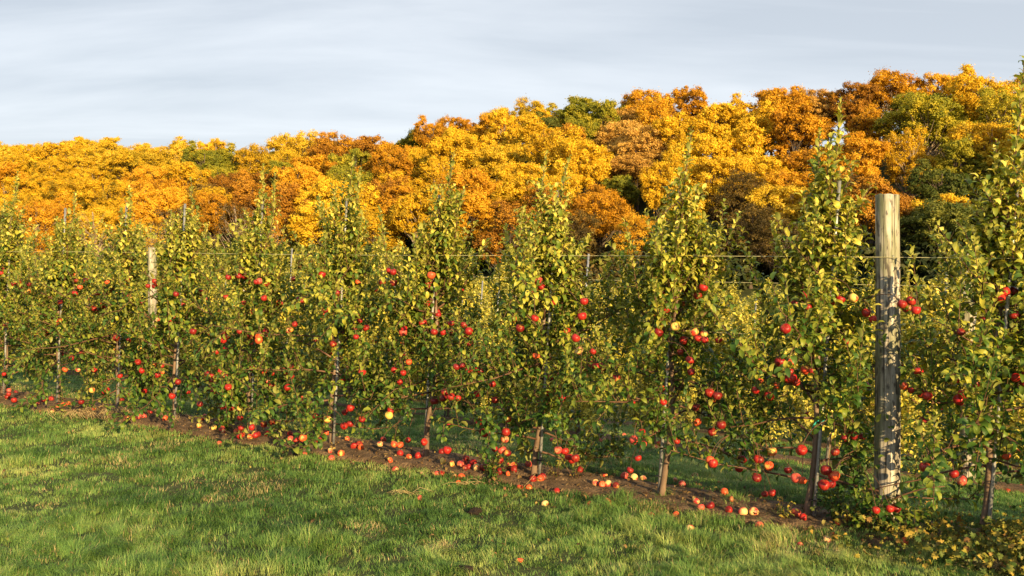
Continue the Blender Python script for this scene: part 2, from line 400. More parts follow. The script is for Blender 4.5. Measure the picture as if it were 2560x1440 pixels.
# ------------------------------------------------------------------ ground
def build_ground():
    # rows of the grid get coarser away from the camera
    def steps(a, b, s0, g):
        out = [a]; st = s0
        while out[-1] < b:
            out.append(out[-1] + st); st *= g
        return out
    pv = sorted(set([-v for v in steps(0, 300, .25, 1.12)[1:]] + list(np.arange(0, 16, .25)) + steps(16, 700, .3, 1.035)))
    sl = steps(0, 600, .3, 1.02)
    sv = sorted(set([-v for v in sl[1:]] + [0] + sl[1:]))
    P, S = np.meshgrid(pv, sv, indexing='ij')
    X, Y = xy(P, S)
    Z = ground_z(X, Y)
    V = np.stack([X, Y, Z], -1).reshape(-1, 3)
    n, m = P.shape
    idx = np.arange(n * m).reshape(n, m)
    Q = np.stack([idx[:-1, :-1], idx[:-1, 1:], idx[1:, 1:], idx[1:, :-1]], -1).reshape(-1, 4)
    me = tri_mesh('ground', V, Q[:, ::-1], M['turf'])
    add_obj('ground', me, kind='structure')
build_ground()

def strip_edges(s, p0):
    e0 = p0 - .30 + .20 * (fbm(s * 1.7, s * 0 + 3, 21, 3) - .5)
    e1 = p0 + .38 + .20 * (fbm(s * 1.9, s * 0 + 8, 23, 3) - .5)
    return e0, e1
def soil_z(x, y, p, p0):
    c = 1 - np.clip(np.abs(p - p0) / .5, 0, 1) ** 2
    return ground_z(x, y) + .004 + c * (.018 + .030 * fbm(x * 5, y * 5, 31, 4) + .012 * vnoise(x * 22, y * 22, 5))
def build_strip(p0, s0, s1, ds, rows):
    s = np.arange(s0, s1, ds); t = np.linspace(0, 1, rows)
    e0, e1 = strip_edges(s, p0)
    P = e0[:, None] + (e1 - e0)[:, None] * t[None]
    S = np.repeat(s[:, None], rows, 1)
    X, Y = xy(P, S)
    Z = soil_z(X, Y, P, p0)
    Z[:, 0] = ground_z(X[:, 0], Y[:, 0]) - .01; Z[:, -1] = ground_z(X[:, -1], Y[:, -1]) - .01
    V = np.stack([X, Y, Z], -1).reshape(-1, 3)
    idx = np.arange(len(s) * rows).reshape(len(s), rows)
    Q = np.stack([idx[:-1, :-1], idx[1:, :-1], idx[1:, 1:], idx[:-1, 1:]], -1).reshape(-1, 4)
    me = tri_mesh('soil_strip', V, Q, M['soil'])
    add_obj('soil_strip', me, kind='structure')
P1 = 6.35
ROWS_P = [10.2, 14.0, 17.8, 21.6, 25.4, 29.2]
build_strip(P1, -8, 16, .03, 32)
build_strip(10.2, -6, 26, .06, 18)
build_strip(14.0, -6, 32, .12, 10)

# ------------------------------------------------------------------ grass
def blades(X, Y, Hh, Wd, lean, az, tint, zoff=None):
    n = len(X)
    Z = ground_z(X, Y) - .004 if zoff is None else zoff
    wx, wy = np.cos(az + np.pi / 2) * Wd / 2, np.sin(az + np.pi / 2) * Wd / 2
    lx, ly = np.cos(az), np.sin(az)
    V = np.zeros((n, 5, 3), np.float32)
    V[:, 0] = np.stack([X - wx, Y - wy, Z], -1); V[:, 1] = np.stack([X + wx, Y + wy, Z], -1)
    m = .55
    mx = X + lx * lean * Hh * .3; my = Y + ly * lean * Hh * .3; mz = Z + Hh * m
    V[:, 2] = np.stack([mx + wx * .8, my + wy * .8, mz], -1); V[:, 3] = np.stack([mx - wx * .8, my - wy * .8, mz], -1)
    V[:, 4] = np.stack([X + lx * lean * Hh, Y + ly * lean * Hh, Z + Hh * np.sqrt(np.clip(1 - (lean * .8) ** 2, .12, 1))], -1)
    b = (np.arange(n) * 5)[:, None]
    T = np.concatenate([b + [0, 1, 2], b + [0, 2, 3], b + [3, 2, 4]], 1).reshape(-1, 3)
    return V.reshape(-1, 3), T, np.repeat(tint, 5, 0)
def lawn_points(n, zmin, zmax, marg=.06):
    # spread evenly over the picture of the lawn rather than over the land: density falls with distance
    Yd = zmin * (zmax / zmin) ** rng.random(n)
    ux = (rng.random(n) * (1 + 2 * marg) - .5 - marg) * 2560 / F
    return ux * Yd, Yd
def grass_tint(X, Y, n):
    a = fbm(X * 1.3, Y * 1.3, 41, 4); b = fbm(X * 5.5, Y * 5.5, 43, 3); c = fbm(X * .45 + 9, Y * .45, 47, 2)
    dark = np.array([.055, .13, .03]); mid = np.array([.17, .31, .07]); lime = np.array([.42, .48, .15]); straw = np.array([.52, .42, .20])
    t = np.clip((a * .45 + b * .40 + c * .15 - .30) / .42, 0, 1)[:, None] + rng.normal(0, .16, (n, 1))
    t = np.clip(t, 0, 1)
    col = np.where(t < .5, dark + (mid - dark) * t * 2, mid + (lime - mid) * (t * 2 - 1))
    dead = (fbm(X * 2.3 + 4, Y * 2.3, 51, 3) > .68) * .30 + (fbm(X * 7.7, Y * 7.7, 53, 2) > .78) * .2 + .03
    isd = rng.random(n) < dead
    col = np.where(isd[:, None], straw * (.7 + .5 * rng.random((n, 1))), col)
    return col * (.8 + .4 * rng.random((n, 1)))
def build_grass():
    parts = []
    # front lawn and the grass alleys behind
    n = 760000
    X, Y = lawn_points(n, 4.6, 26.0)
    p, s = ps(X, Y)
    e0, e1 = strip_edges(s, P1); f0, f1 = strip_edges(s, 10.2); g0, g1 = strip_edges(s, 14.0)
    jit = rng.normal(0, .035, n)
    in_soil = ((p > e0 + jit) & (p < e1 + jit)) | ((p > f0 + jit) & (p < f1 + jit)) | ((p > g0 + jit) & (p < g1 + jit))
    keep = ~in_soil & (p < 16)
    moss = in_soil & (rng.random(n) < .10 + .45 * (fbm(X * 2.9, Y * 2.9, 91, 3) > .50))
    keep = keep | moss
    X, Y, p = X[keep], Y[keep], p[keep]; n = len(X)
    d = Y
    tuft = fbm(X * 6.5, Y * 6.5, 61, 3)
    kk = rng.random(n) < np.clip((tuft - .22) * 4, .25, 1); X, Y, p, d, tuft = X[kk], Y[kk], p[kk], d[kk], tuft[kk]; n = len(X)
    Hh = (.012 + .062 * tuft ** 2.0 + .018 * rng.random(n)) * np.where(p > 6.9, .9, 1.0)
    Hh *= 1 + .7 * (fbm(X * .8, Y * .8, 67, 2) > .6)
    Wd = .0032 * np.maximum(1, d / 6.5) ** .9 * (.7 + .6 * rng.random(n))
    az0 = fbm(X * 2.1, Y * 2.1, 71, 2) * 14
    az = fbm(X * 4.3, Y * 4.3, 71, 2) * 22 + rng.normal(0, .8, n)
    lean = np.clip(.42 + .72 * rng.random(n) + .3 * (fbm(X * 1.7, Y * 1.7, 73, 2) - .5), .05, 1.15)
    V, T, C = blades(X, Y, Hh, Wd, lean, az, grass_tint(X, Y, n))
    me = tri_mesh('grass', V, T, M['grass'], colors=C)
    o = add_obj('grass', me, kind='stuff', label='green autumn lawn with straw coloured patches in front of and between the rows', cat='grass')
build_grass()

# a wilder pale undergrowth on the ground further down, between the far rows
def build_far_grass():
    n = 60000
    X, Y = lawn_points(n, 13, 60)
    p, s = ps(X, Y); k = (p > 15) & (p < 27); X, Y = X[k], Y[k]; n = len(X)
    V, T, C = blades(X, Y, .12 + .25 * rng.random(n), .012 + .001 * Y * rng.random(n), .3 + .6 * rng.random(n), rng.random(n) * 6.28,
                     np.array([.16, .17, .05]) * (.6 + .9 * rng.random((n, 1))) + np.array([.14, .08, .03]) * (rng.random((n, 1)) < .4))
    add_obj('rough_grass', tri_mesh('rough_grass', V, T, M['grass'], colors=C), kind='stuff', label='rough grass on the slope between the far orchard rows', cat='grass')
build_far_grass()

# ------------------------------------------------------------------ leaves
def leaf_template(droop0, droop1, wide, fold, twist, lobes=False):
    ts = [0, .18, .45, .75, 1]; wd = [0, .36, .5, .36, 0]
    pts = []; x = z = 0; last = 0
    angs = []
    for i, t in enumerate(ts):
        a = math.radians(droop0 + (droop1 - droop0) * t)
        if i: x += math.cos(a) * (t - last); z += math.sin(a) * (t - last)
        last = t; pts.append((x, z, a))
    V = [(-.28, 0, -.05)]            # foot of the stalk
    V.append((0, 0, 0))
    for i in (1, 2, 3):
        x, z, a = pts[i]; w = wd[i] * wide
        nx, nz = -math.sin(a), math.cos(a)
        tw = twist * ts[i]
        for sgn in (-1, 0, 1):
            lift = abs(sgn) * fold * w + sgn * tw * w
            V.append((x + nx * lift, sgn * w, z + nz * lift))
    V.append((pts[4][0], twist * .1, pts[4][1]))
    V.append((-.28, .022, -.05))
    T = [(1, 2, 3), (1, 3, 4)]
    for r in (2, 5):
        T += [(r, r + 3, r + 4), (r, r + 4, r + 1), (r + 1, r + 4, r + 5), (r + 1, r + 5, r + 2)]
    T += [(8, 11, 9), (9, 11, 10), (0, 12, 1)]
    return np.array(V, float), np.array(T, dtype=np.int32)
TEMPL = [leaf_template(*a) for a in [(55, -80, .46, .30, .1), (68, -85, .42, .35, -.2), (35, -70, .48, .22, .2), (50, -50, .44, .4, 0), (35, -95, .44, .3, -.1), (72, -105, .44, .3, .25), (40, -30, .48, .3, -.25), (60, -120, .40, .4, .1)]]
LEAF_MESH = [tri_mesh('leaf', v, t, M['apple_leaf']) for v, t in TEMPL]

def leaf_frames(D, U):
    D = D / (np.linalg.norm(D, axis=1)[:, None] + 1e-9)
    S_ = np.cross(U, D); S_ /= np.linalg.norm(S_, axis=1)[:, None] + 1e-9
    W = np.cross(D, S_)
    return np.stack([D, S_, W], 2)   # columns: x along the leaf, y across, z up
def leaves_arrays(pos, R, size, kind):
    Vs, Ts, n0 = [], [], 0
    for k, (tv, tt) in enumerate(TEMPL):
        m = np.where(kind == k)[0]
        if not len(m): continue
        V = np.einsum('nij,vj->nvi', R[m], tv) * size[m][:, None, None] + pos[m][:, None, :]
        nv = len(tv)
        Ts.append((tt[None] + (np.arange(len(m)) * nv)[:, None, None]).reshape(-1, 3) + n0)
        Vs.append(V.reshape(-1, 3)); n0 += len(m) * nv
    return np.concatenate(Vs), np.concatenate(Ts)

def grow_tree(seed, H, leaders, wscale=1.0, n_branch=40, density=1.0, low=.30, leanv=(0, 0), leaf_size=1.17):
    """One spindle-trained apple tree at the origin. leaders: list of (dx, dz_top, start_z). Returns trunk tube, limb polylines, leaves."""
    r = np.random.default_rng(seed)
    lx, ly = leanv
    def axis(z):
        return np.array([lx * z + .02 * math.sin(z * 5 + seed), ly * z + .02 * math.cos(z * 4 + seed * 2), z])
    zt = min(H * .78, H - .35, 2.05)
    trunk = [axis(z) for z in np.linspace(-.05, zt, 16)]
    trunk_r = np.interp(np.linspace(0, 1, 16), [0, .06, .5, 1], [.030, .022, .014, .006])
    limbs = []          # (points, r0, r1)
    pos, D, U, size = [], [], [], []
    def shoot_leaves(P, spacing, l0, l1, start=.12):
        seg = np.linalg.norm(np.diff(P, axis=0), axis=1); cum = np.concatenate([[0], np.cumsum(seg)]); L = cum[-1]
        if L < .02: return
        q = np.arange(L * start, L, spacing)
        q = q + r.normal(0, spacing * .2, len(q))
        ph = r.random() * 6.28
        for i, d in enumerate(np.clip(q, 0, L * .999)):
            k = min(np.searchsorted(cum, d, side='right') - 1, len(seg) - 1)
            f = (d - cum[k]) / (seg[k] + 1e-9)
            c = P[k] + (P[k + 1] - P[k]) * f
            t = (P[k + 1] - P[k]) / (seg[k] + 1e-9)
            a = ph + i * 2.4 + r.normal(0, .15)
            e1 = np.cross(t, [0.3, 0.2, 1]); e1 /= np.linalg.norm(e1) + 1e-9; e2 = np.cross(t, e1)
            rad = math.cos(a) * e1 + math.sin(a) * e2
            u = d / L
            dirv = rad * (1.0 - .4 * u) + t * (.5 + .6 * u) + np.array([0, 0, .10])
            upv = np.array([0, 0, 1.0]) + t * .6 + r.normal(0, .22, 3)
            s = (l0 + (l1 - l0) * u) * (.75 + .5 * r.random()) * leaf_size
            if u > .93: s *= .7
            pos.append(c + dirv / np.linalg.norm(dirv) * .26 * s); D.append(dirv + r.normal(0, .12, 3)); U.append(upv); size.append(s)
    # strong upright shoots round the leader
    leaders = list(leaders)
    for q in range(4):
        leaders.append((r.choice([-1, 1]) * r.uniform(.14, .46), min(H, 2.4) * r.uniform(.48, .74), r.uniform(.6, 1.0)))
    # leaders / spires
    for (dxx, top, sz) in leaders:
        b = axis(sz); tip = np.array([lx * top + dxx * SX * -1, ly * top + dxx * SY * -1, top])
        ctl = (b + tip) / 2 + np.array([-SX * dxx * .3, -SY * dxx * .3, -.05 * abs(dxx)])
        tt = np.linspace(0, 1, 12)[:, None]
        P = (1 - tt) ** 2 * b + 2 * tt * (1 - tt) * ctl + tt ** 2 * tip
        P[:, :2] += .012 * np.sin(np.linspace(0, 9, 12) + seed)[:, None]
        limbs.append((P, .008, .0025))
        shoot_leaves(P, .0135 / density, .080, .056, .03)
        # short side shoots up the spire
        Ls = top - sz
        for z in np.arange(.06, .84, .15 / max(Ls, .3) * .8):
            c = P[min(int(z * 11), 10)]
            a = r.random() * 6.28; ln = (.17 + .21 * r.random()) * (1.12 - z)
            e = np.array([math.cos(a), math.sin(a), .9 + .6 * r.random()]); e /= np.linalg.norm(e)
            Q = np.array([c + e * ln * k + np.array([0, 0, .06 * k * k * ln]) for k in np.linspace(0, 1, 5)])
            limbs.append((Q, .003, .0015)); shoot_leaves(Q, .0205 / density, .068, .050, .1)
    # lateral branches
    for i in range(n_branch):
        u = (i + r.random()) / n_branch
        z0 = low + .12 + (zt - low - .12) * u ** .92
        reach = np.interp(z0 / 2.5, [0, .12, .3, .48, .6, .72, 1], [.62, .80, .76, .42, .14, .07, .04]) * wscale * (.58 + .80 * r.random() ** 1.6)
        a = i * 2.39996 + r.normal(0, .35)
        up = np.interp(z0 / 2.5, [0, .3, .7, 1], [-.12, .28, .75, 1.1]) + r.normal(0, .25)
        o = np.array([math.cos(a), math.sin(a), 0])
        m = 8
        P = []
        curl = r.normal(0, .5)
        sag = (.30 if z0 < .9 else .06) * r.random()
        for k in range(m):
            f = k / (m - 1)
            aa = a + curl * f
            P.append(axis(z0) + np.array([math.cos(aa), math.sin(aa), 0]) * reach * f + np.array([0, 0, up * reach * f - sag * f * f + .10 * max(0, f - .6) * 2]))
        P = np.array(P); P[:, 2] = np.maximum(P[:, 2], .07 + .1 * r.random())
        limbs.append((P, .0085 if z0 < 1.4 else .0055, .0022))
        shoot_leaves(P, .022 / density, .070, .058, .18)
        ns = max(1, int(round((7.4 * density if z0 < 1.5 else 3.6) + r.normal(0, .7))))
        for q in range(ns):
            f = .25 + .7 * r.random(); k = min(int(f * (m - 1)), m - 2)
            c = P[k] + (P[k + 1] - P[k]) * (f * (m - 1) - k)
            ln = (.12 + .27 * r.random()) * (1.0 if z0 < 1.5 else .7)
            upp = 1.0 if r.random() < .80 else -.15
            e = np.array([math.cos(a) * .4, math.sin(a) * .4, upp]) + r.normal(0, .30, 3)
            e /= np.linalg.norm(e)
            Q = np.array([c + e * ln * k2 + np.array([0, 0, .22 * k2 * k2 * ln * (1 if upp > 0 else -.8)]) for k2 in np.linspace(0, 1, 6)])
            Q[:, 2] = np.maximum(Q[:, 2], .08)
            limbs.append((Q, .0035, .0015)); shoot_leaves(Q, .0180 / density, .066, .050, .08)
    pos = np.array(pos); D = np.array(D); U = np.array(U); size = np.array(size)
    # leaves hang towards the light: an even scatter of kinds, curlier when small
    kind = r.integers(0, len(TEMPL), len(pos))
    return trunk, trunk_r, limbs, pos, leaf_frames(D, U), size, kind

# ------------------------------------------------------------------ apples
def apple_mesh(name, mat, bitten=False, seg=14, rings=10, squash=.92, leanx=0.0):
    V = []; R0 = .0325
    for i in range(rings + 1):
        th = math.pi * i / rings
        rr = math.sin(th) ** .85 if 0 < i < rings else 0.0
        zz = math.cos(th)
        rad = R0 * rr * (1 + .06 * zz)
        # hollows round stalk and calyx
        h = R0 * squash * zz
        if zz > .72: h -= R0 * .9 * (zz - .72) * .95
        if zz < -.82: h += R0 * .5 * (-zz - .82)
        for j in range(seg):
            a = 2 * math.pi * j / seg
            lob = 1 + .025 * math.cos(5 * a) * (1 - zz) / 2
            V.append([rad * lob * math.cos(a) + leanx * h, rad * lob * math.sin(a), h])
    V = np.array(V)
    flesh = np.zeros(len(V), bool)
    if bitten:
        c = np.array([R0 * 1.0, 0, R0 * .45]); rb = R0 * .85
        d = V - c; dist = np.linalg.norm(d, axis=1); flesh = dist < rb
        V[flesh] = c - (c / np.linalg.norm(c)) * rb * .55 + (V[flesh] - c) * .55
        V += rng.normal(0, .0006, V.shape)
    T = []; mi = []
    for i in range(rings):
        for j in range(seg):
            a, b = i * seg + j, i * seg + (j + 1) % seg; c, d = a + seg, b + seg
            fl = 1 if (flesh[a] + flesh[b] + flesh[c] + flesh[d] >= 3) else 0
            if i > 0: T.append((a, c, b)); mi.append(fl)
            if i < rings - 1: T.append((b, c, d)); mi.append(fl)
    tv, tt = tube([(0, 0, R0 * .45), (0.002, 0, R0 * .85), (.006, .002, R0 * 1.25)], [.0014, .0012, .0016], 5)
    n0 = len(V); V = np.concatenate([V, tv]); T = np.concatenate([np.array(T), tt + n0]); mi = mi + [2] * len(tt)
    return tri_mesh(name, V, T, [mat, M['flesh'], M['stalk']], True, mi)
AP = {k: [apple_mesh('apple', M['apple_' + k], False, squash=s, leanx=l) for s, l in ((.92, 0), (.84, .06), (.97, -.08))] for k in ('red', 'mixed', 'pink')}
AP['rot'] = [apple_mesh('apple', M['apple_rot'], True, squash=.7, leanx=.1)]
AP['bitten'] = [apple_mesh('apple', M['apple_pink'], True), apple_mesh('apple', M['apple_mixed'], True, squash=.85)]

# ------------------------------------------------------------------ the front row
ORD = ['first', 'second', 'third', 'fourth', 'fifth', 'sixth', 'seventh', 'eighth', 'ninth', 'tenth', 'eleventh', 'twelfth', 'thirteenth', 'fourteenth']
# base column in the photo, top of the spire (x, y), extra leaders (x, y), width, stake top (x,y) and stake side
LEAN = np.array([-SX, -SY]) * .075      # the stakes all lean a little to the right along the row
TREES = [
 (7,    [(40, 432), (8, 500)], 1.00, .9,  'tall narrow leader, cut by the frame edge'),
 (140,  [(186, 482), (140, 545)], .90, .8, ''),
 (290,  [(325, 470), (352, 560)], .90, .8, ''),
 (433,  [(482, 455), (440, 540), (520, 560)], 1.0, 1.0, ''),
 (622,  [(662, 415), (692, 440)], .92, .85, ''),
 (828,  [(885, 392), (905, 420), (800, 490), (842, 470)], 1.12, 1.15, ''),
 (1070, [(1133, 388), (1160, 470), (1060, 560)], .98, .95, ''),
 (1340, [(1362, 384), (1418, 400), (1310, 540), (1470, 590)], 1.0, 1.0, ''),
 (1660, [(1725, 322), (1640, 560), (1800, 575)], 1.0, 1.0, ''),
 (2020, [(2100, 258), (2046, 330), (2130, 520), (1930, 560)], 1.05, 1.0, ''),
 (2450, [(2560, 150), (2450, 480), (2490, 350)], 1.1, 1.05, ''),
 (2984, [(3080, 120), (2960, 380)], 1.1, 1.0, ''),
 (3650, [(3760, 60)], 1.1, 1.0, ''),
 (-95,  [(-60, 470)], 1.0, .9, ''),
]
HANG = [ # photo positions of the fruit one can point at on the front row
 (3,683),(12,815),(10,935),(22,985),(35,1000),(18,1005),(215,700),(188,733),(268,705),(255,762),(318,700),(325,742),(307,755),(200,718),(440,735),(497,727),(570,693),(597,690),(612,692),(640,705),(648,703),
 (565,742),(545,835),(560,832),(566,843),(558,850),(605,835),(620,840),(600,828),(632,842),(618,855),(665,830),(668,842),(632,780),(660,745),(610,757),(735,697),(805,684),(843,733),(890,842),(975,677),(983,680),
 (955,705),(1078,688),(1010,822),(1057,808),(1085,830),(1108,832),(1128,808),(1160,812),(1172,828),(1165,835),(1282,797),(1337,795),(1300,820),(1385,755),(1460,753),(1455,790),(1340,890),(1022,905),(1008,932),(1000,955),(985,925),
 (905,930),(833,860),(1188,925),(1200,928),(1112,980),(1108,995),(1128,992),(1145,995),(1232,960),(1238,1000),(1192,985),(1125,1063),(1165,1145),(1118,1125),(1060,1105),(1000,1112),(1020,1100),(985,1110),(950,1110),
 (1270,1048),(1362,1030),(1198,1055),(1208,1078),(1222,1075),(1212,1085),(1265,1080),(1262,1098),(1237,1122),(1255,1125),(1268,1132),(1250,1150),(1405,996),(1490,915),(1505,917),(1465,920),(1580,1008),(1540,945),(1585,1100),(1605,1080),(1607,1110),(1595,1145),
 (1412,1128),(1422,1142),(1430,1150),(1438,1145),(1395,1125),(1665,773),(1735,830),(1745,845),(1762,850),(1760,835),(1797,850),(1700,880),(1725,900),(1728,930),(1655,972),(1658,1005),(1740,1018),(1803,1062),(1780,1080),(1692,1102),
 (1775,1150),(1782,1158),(1575,1175),(1950,905),(1978,905),(1975,930),(1980,945),(1990,955),(2015,925),(2030,928),(1970,948),(1890,975),(1922,990),(2015,735),(2020,768),(2100,748),(2133,745),(2165,782),(2182,798),(2278,752),(2268,770),(2255,760),(2290,775),
 (2112,1095),(2088,1130),(2065,1175),(2085,1190),(2060,1212),(2078,1210),(2088,1188),(2000,1128),(2005,1125),(1895,1148),(1892,1190),(1900,1150),(1922,1165),(1892,1195),(1912,1235),(1930,1232),(1970,1175),(1990,1195),(2005,1200),
 (2402,830),(2398,1000),(2408,985),(2306,985),(2280,975),(2510,730),(2500,745),(2355,1160),(2385,1185),(2310,1055),(2240,1270),(2225,1272),(2190,1275),(1210,1240),(660,1060),(680,1055),(600,1045),(603,1070),(600,1105),(790,1040),(805,1050),(800,1052),(818,1048),(860,1065),(876,1020),(862,1030),(875,1060),(905,1048),(760,995),(540,915),(520,935),(630,920),(470,980),
 (195,925),(162,924),(236,925),(268,975),(203,1005),(230,975),(260,980),(305,1000),(320,988),(395,938),(405,915),(500,1010),(385,820),(395,800),(290,845),(322,850),(180,895),(150,755),(60,740),(30,745),(205,880),(345,905),(300,940),(430,990),(445,955),(350,870),
]
# fallen fruit on the ground in front of and below the front row (photo position, look)
FALLEN = [(22,988,'p'),(40,990,'r'),(95,1020,'p'),(110,1015,'r'),(128,1012,'r'),(145,1028,'p'),(158,1024,'m'),(170,1022,'m'),(132,1034,'p'),(235,1035,'m'),
 (320,1052,'r'),(335,1050,'p'),(350,1054,'p'),(355,1045,'r'),(345,1058,'p'),(360,1056,'p'),(375,1044,'r'),(318,1060,'m'),(412,1063,'m'),(390,1030,'r'),(405,1025,'r'),
 (512,1053,'p'),(505,1062,'r'),(520,1058,'p'),(535,1085,'m'),(555,1088,'p'),(560,1090,'b'),(548,1112,'p'),(590,1095,'m'),(605,1100,'m'),(625,1107,'m'),(635,1102,'m'),(646,1102,'r'),(668,1102,'r'),(497,1080,'m'),
 (725,1101,'r'),(726,1116,'p'),(745,1112,'p'),(752,1115,'p'),(750,1106,'p'),(762,1120,'p'),(797,1117,'r'),(762,1138,'b'),(825,1142,'p'),(828,1150,'p'),(852,1150,'m'),(740,1118,'r'),(815,1095,'m'),(770,1118,'p'),
 (885,1134,'r'),(898,1128,'r'),(902,1137,'m'),(868,1112,'m'),(958,1108,'r'),(975,1165,'m'),(1000,1150,'r'),(1022,1156,'m'),(1046,1158,'r'),(988,1180,'p'),(1104,1144,'r'),(1107,1173,'m'),(1092,1191,'p'),(1104,1190,'r'),
 (1129,1179,'m'),(1134,1198,'p'),(1153,1200,'m'),(1145,1215,'b'),(1162,1192,'r'),(1160,1172,'p'),(1172,1186,'r'),(1183,1178,'r'),(1192,1190,'p'),(1150,1178,'p'),(1236,1193,'p'),(1248,1200,'r'),(1273,1190,'p'),(1285,1182,'m'),(1285,1195,'r'),(1270,1205,'b'),(1322,1178,'p'),
 (1300,1224,'m'),(1322,1222,'m'),(1333,1215,'r'),(1350,1216,'m'),(1356,1214,'r'),(1392,1234,'r'),(1262,1225,'t'),(1450,1190,'r'),(1512,1206,'b'),(1488,1226,'p'),(1505,1231,'m'),(1520,1229,'p'),(1540,1232,'r'),(1562,1205,'p'),(1362,1267,'p'),
 (1475,1268,'m'),(1518,1259,'p'),(1520,1267,'m'),(1600,1270,'m'),(1628,1296,'p'),(1050,1250,'p'),(1690,1293,'m'),(1752,1287,'p'),(1775,1283,'r'),(1740,1275,'p'),(1822,1294,'r'),(1857,1301,'p'),(1884,1299,'p'),(1898,1323,'p'),
 (1811,1250,'m'),(1828,1270,'t'),(1738,1192,'p'),(1688,1209,'p'),(1705,1224,'p'),(1585,1208,'p'),(1607,1204,'p'),(1990,1310,'p'),(2008,1318,'r'),(2000,1368,'b'),(2068,1358,'p'),(2080,1345,'r'),(2097,1350,'m'),(2098,1330,'m'),(2122,1325,'m'),
 (2261,1373,'m'),(2387,1396,'m'),(2412,1395,'p'),(2436,1413,'p'),(2482,1418,'r'),(2512,1425,'t'),(1300,1408,'b'),(1725,1330,'p'),(1110,1050,'r'),(2245,1255,'m')]
FALLEN2 = [(1455,1080,'p'),(1468,1082,'r'),(1478,1080,'p'),(1490,1095,'r'),(1505,1078,'r'),(1520,1092,'m'),(1530,1100,'m'),(1510,1103,'p'),(1500,1105,'p'),(1380,1105,'p'),(1375,1082,'r'),(1312,1078,'p'),(1330,1082,'p'),(1165,1050,'r'),
 (2518,1232,'r'),(2540,1228,'p'),(2552,1222,'m'),(2295,1183,'p'),(2480,1195,'p'),(1415,1085,'m'),(1560,1090,'p'),(1640,1120,'p'),(1120,1045,'p'),(940,1020,'p'),(905,1015,'r'),(1028,1045,'p'),(470,985,'p'),(495,1014,'p'),(1850,1130,'p'),(1935,1140,'r')]

VIG = {7: (1.0, 1.0), 140: (.80, .85), 290: (1.0, 1.0), 433: (1.15, 1.1), 622: (.92, .9), 828: (1.28, 1.2), 1070: (1.0, .95), 1340: (1.12, 1.05), 1660: (.98, 1.05), 2020: (1.12, 1.1), 2450: (1.05, .9)}
row1 = []
for i, (bx, tops, wsc, dens, note) in enumerate(TREES):
    wsc, dens = VIG.get(bx, (wsc, dens))
    Z = P1 * F / (NX * (bx - 1280 + 3760.0))
    X = (bx - 1280) / F * Z
    gz = float(ground_z(X, Z)) + .02
    leaders = []
    for k, (tx, ty) in enumerate(tops):
        # height from the row's depth; sideways position along the row
        kk = NX * (tx - 1280) / F + NY
        Zt = P1 / kk; Xt = (tx - 1280) / F * Zt
        ztop = HC + (HORIZON - ty) / F * Zt - gz
        along = -((Xt - X) * SX + (Zt - Z) * SY)
        leaders.append((along - .075 * ztop, ztop, 1.25 + .1 * (k % 3) if ztop > 1.7 else .9))
    H = max(l[1] for l in leaders)
    row1.append(dict(i=i, bx=bx, X=X, Y=Z, gz=gz, leaders=leaders, H=H, wsc=wsc, dens=dens))
in_frame = [t for t in row1 if 0 < t['bx'] < 2560]

PLACE = {}
for k, t in enumerate(in_frame): t['ord'] = ORD[k]
extra_labels = {
 7: 'apple tree at the far left end of the visible front row, stake hidden in leaves',
 140: 'narrow apple tree with bare lower trunk beside leaning stake, second from left end',
 290: 'slim apple tree with a short pointed leader, third from the left in front row',
 433: 'bushy apple tree over a clear orange lit trunk foot, fourth from left end',
 622: 'apple tree with a leader bent right and low branch touching fallen fruit, fifth from left',
 828: 'broad many-tipped apple tree above the small black clod, sixth from left in front row',
 1070: 'apple tree with pale stake showing high in its top, seventh from left in front row',
 1340: 'twin-topped apple tree in the middle of the front row, eighth from left',
 1660: 'tall single-spired apple tree with bare sunlit trunk foot, ninth from left',
 2020: 'tall apple tree just left of the thick wooden post, teal ribbon at its stake',
 2450: 'tallest apple tree, right of the thick wooden post over yellow weeds',
 2984: 'apple tree next along the front row beyond the right end of the view',
 3650: 'apple tree two along the front row beyond the right end of the view',
 -95: 'apple tree next along the front row beyond the left end of the view',
}
def near_dist(pos, X, Y, gz):
    w = pos + np.array([X, Y, gz - HC])
    return w

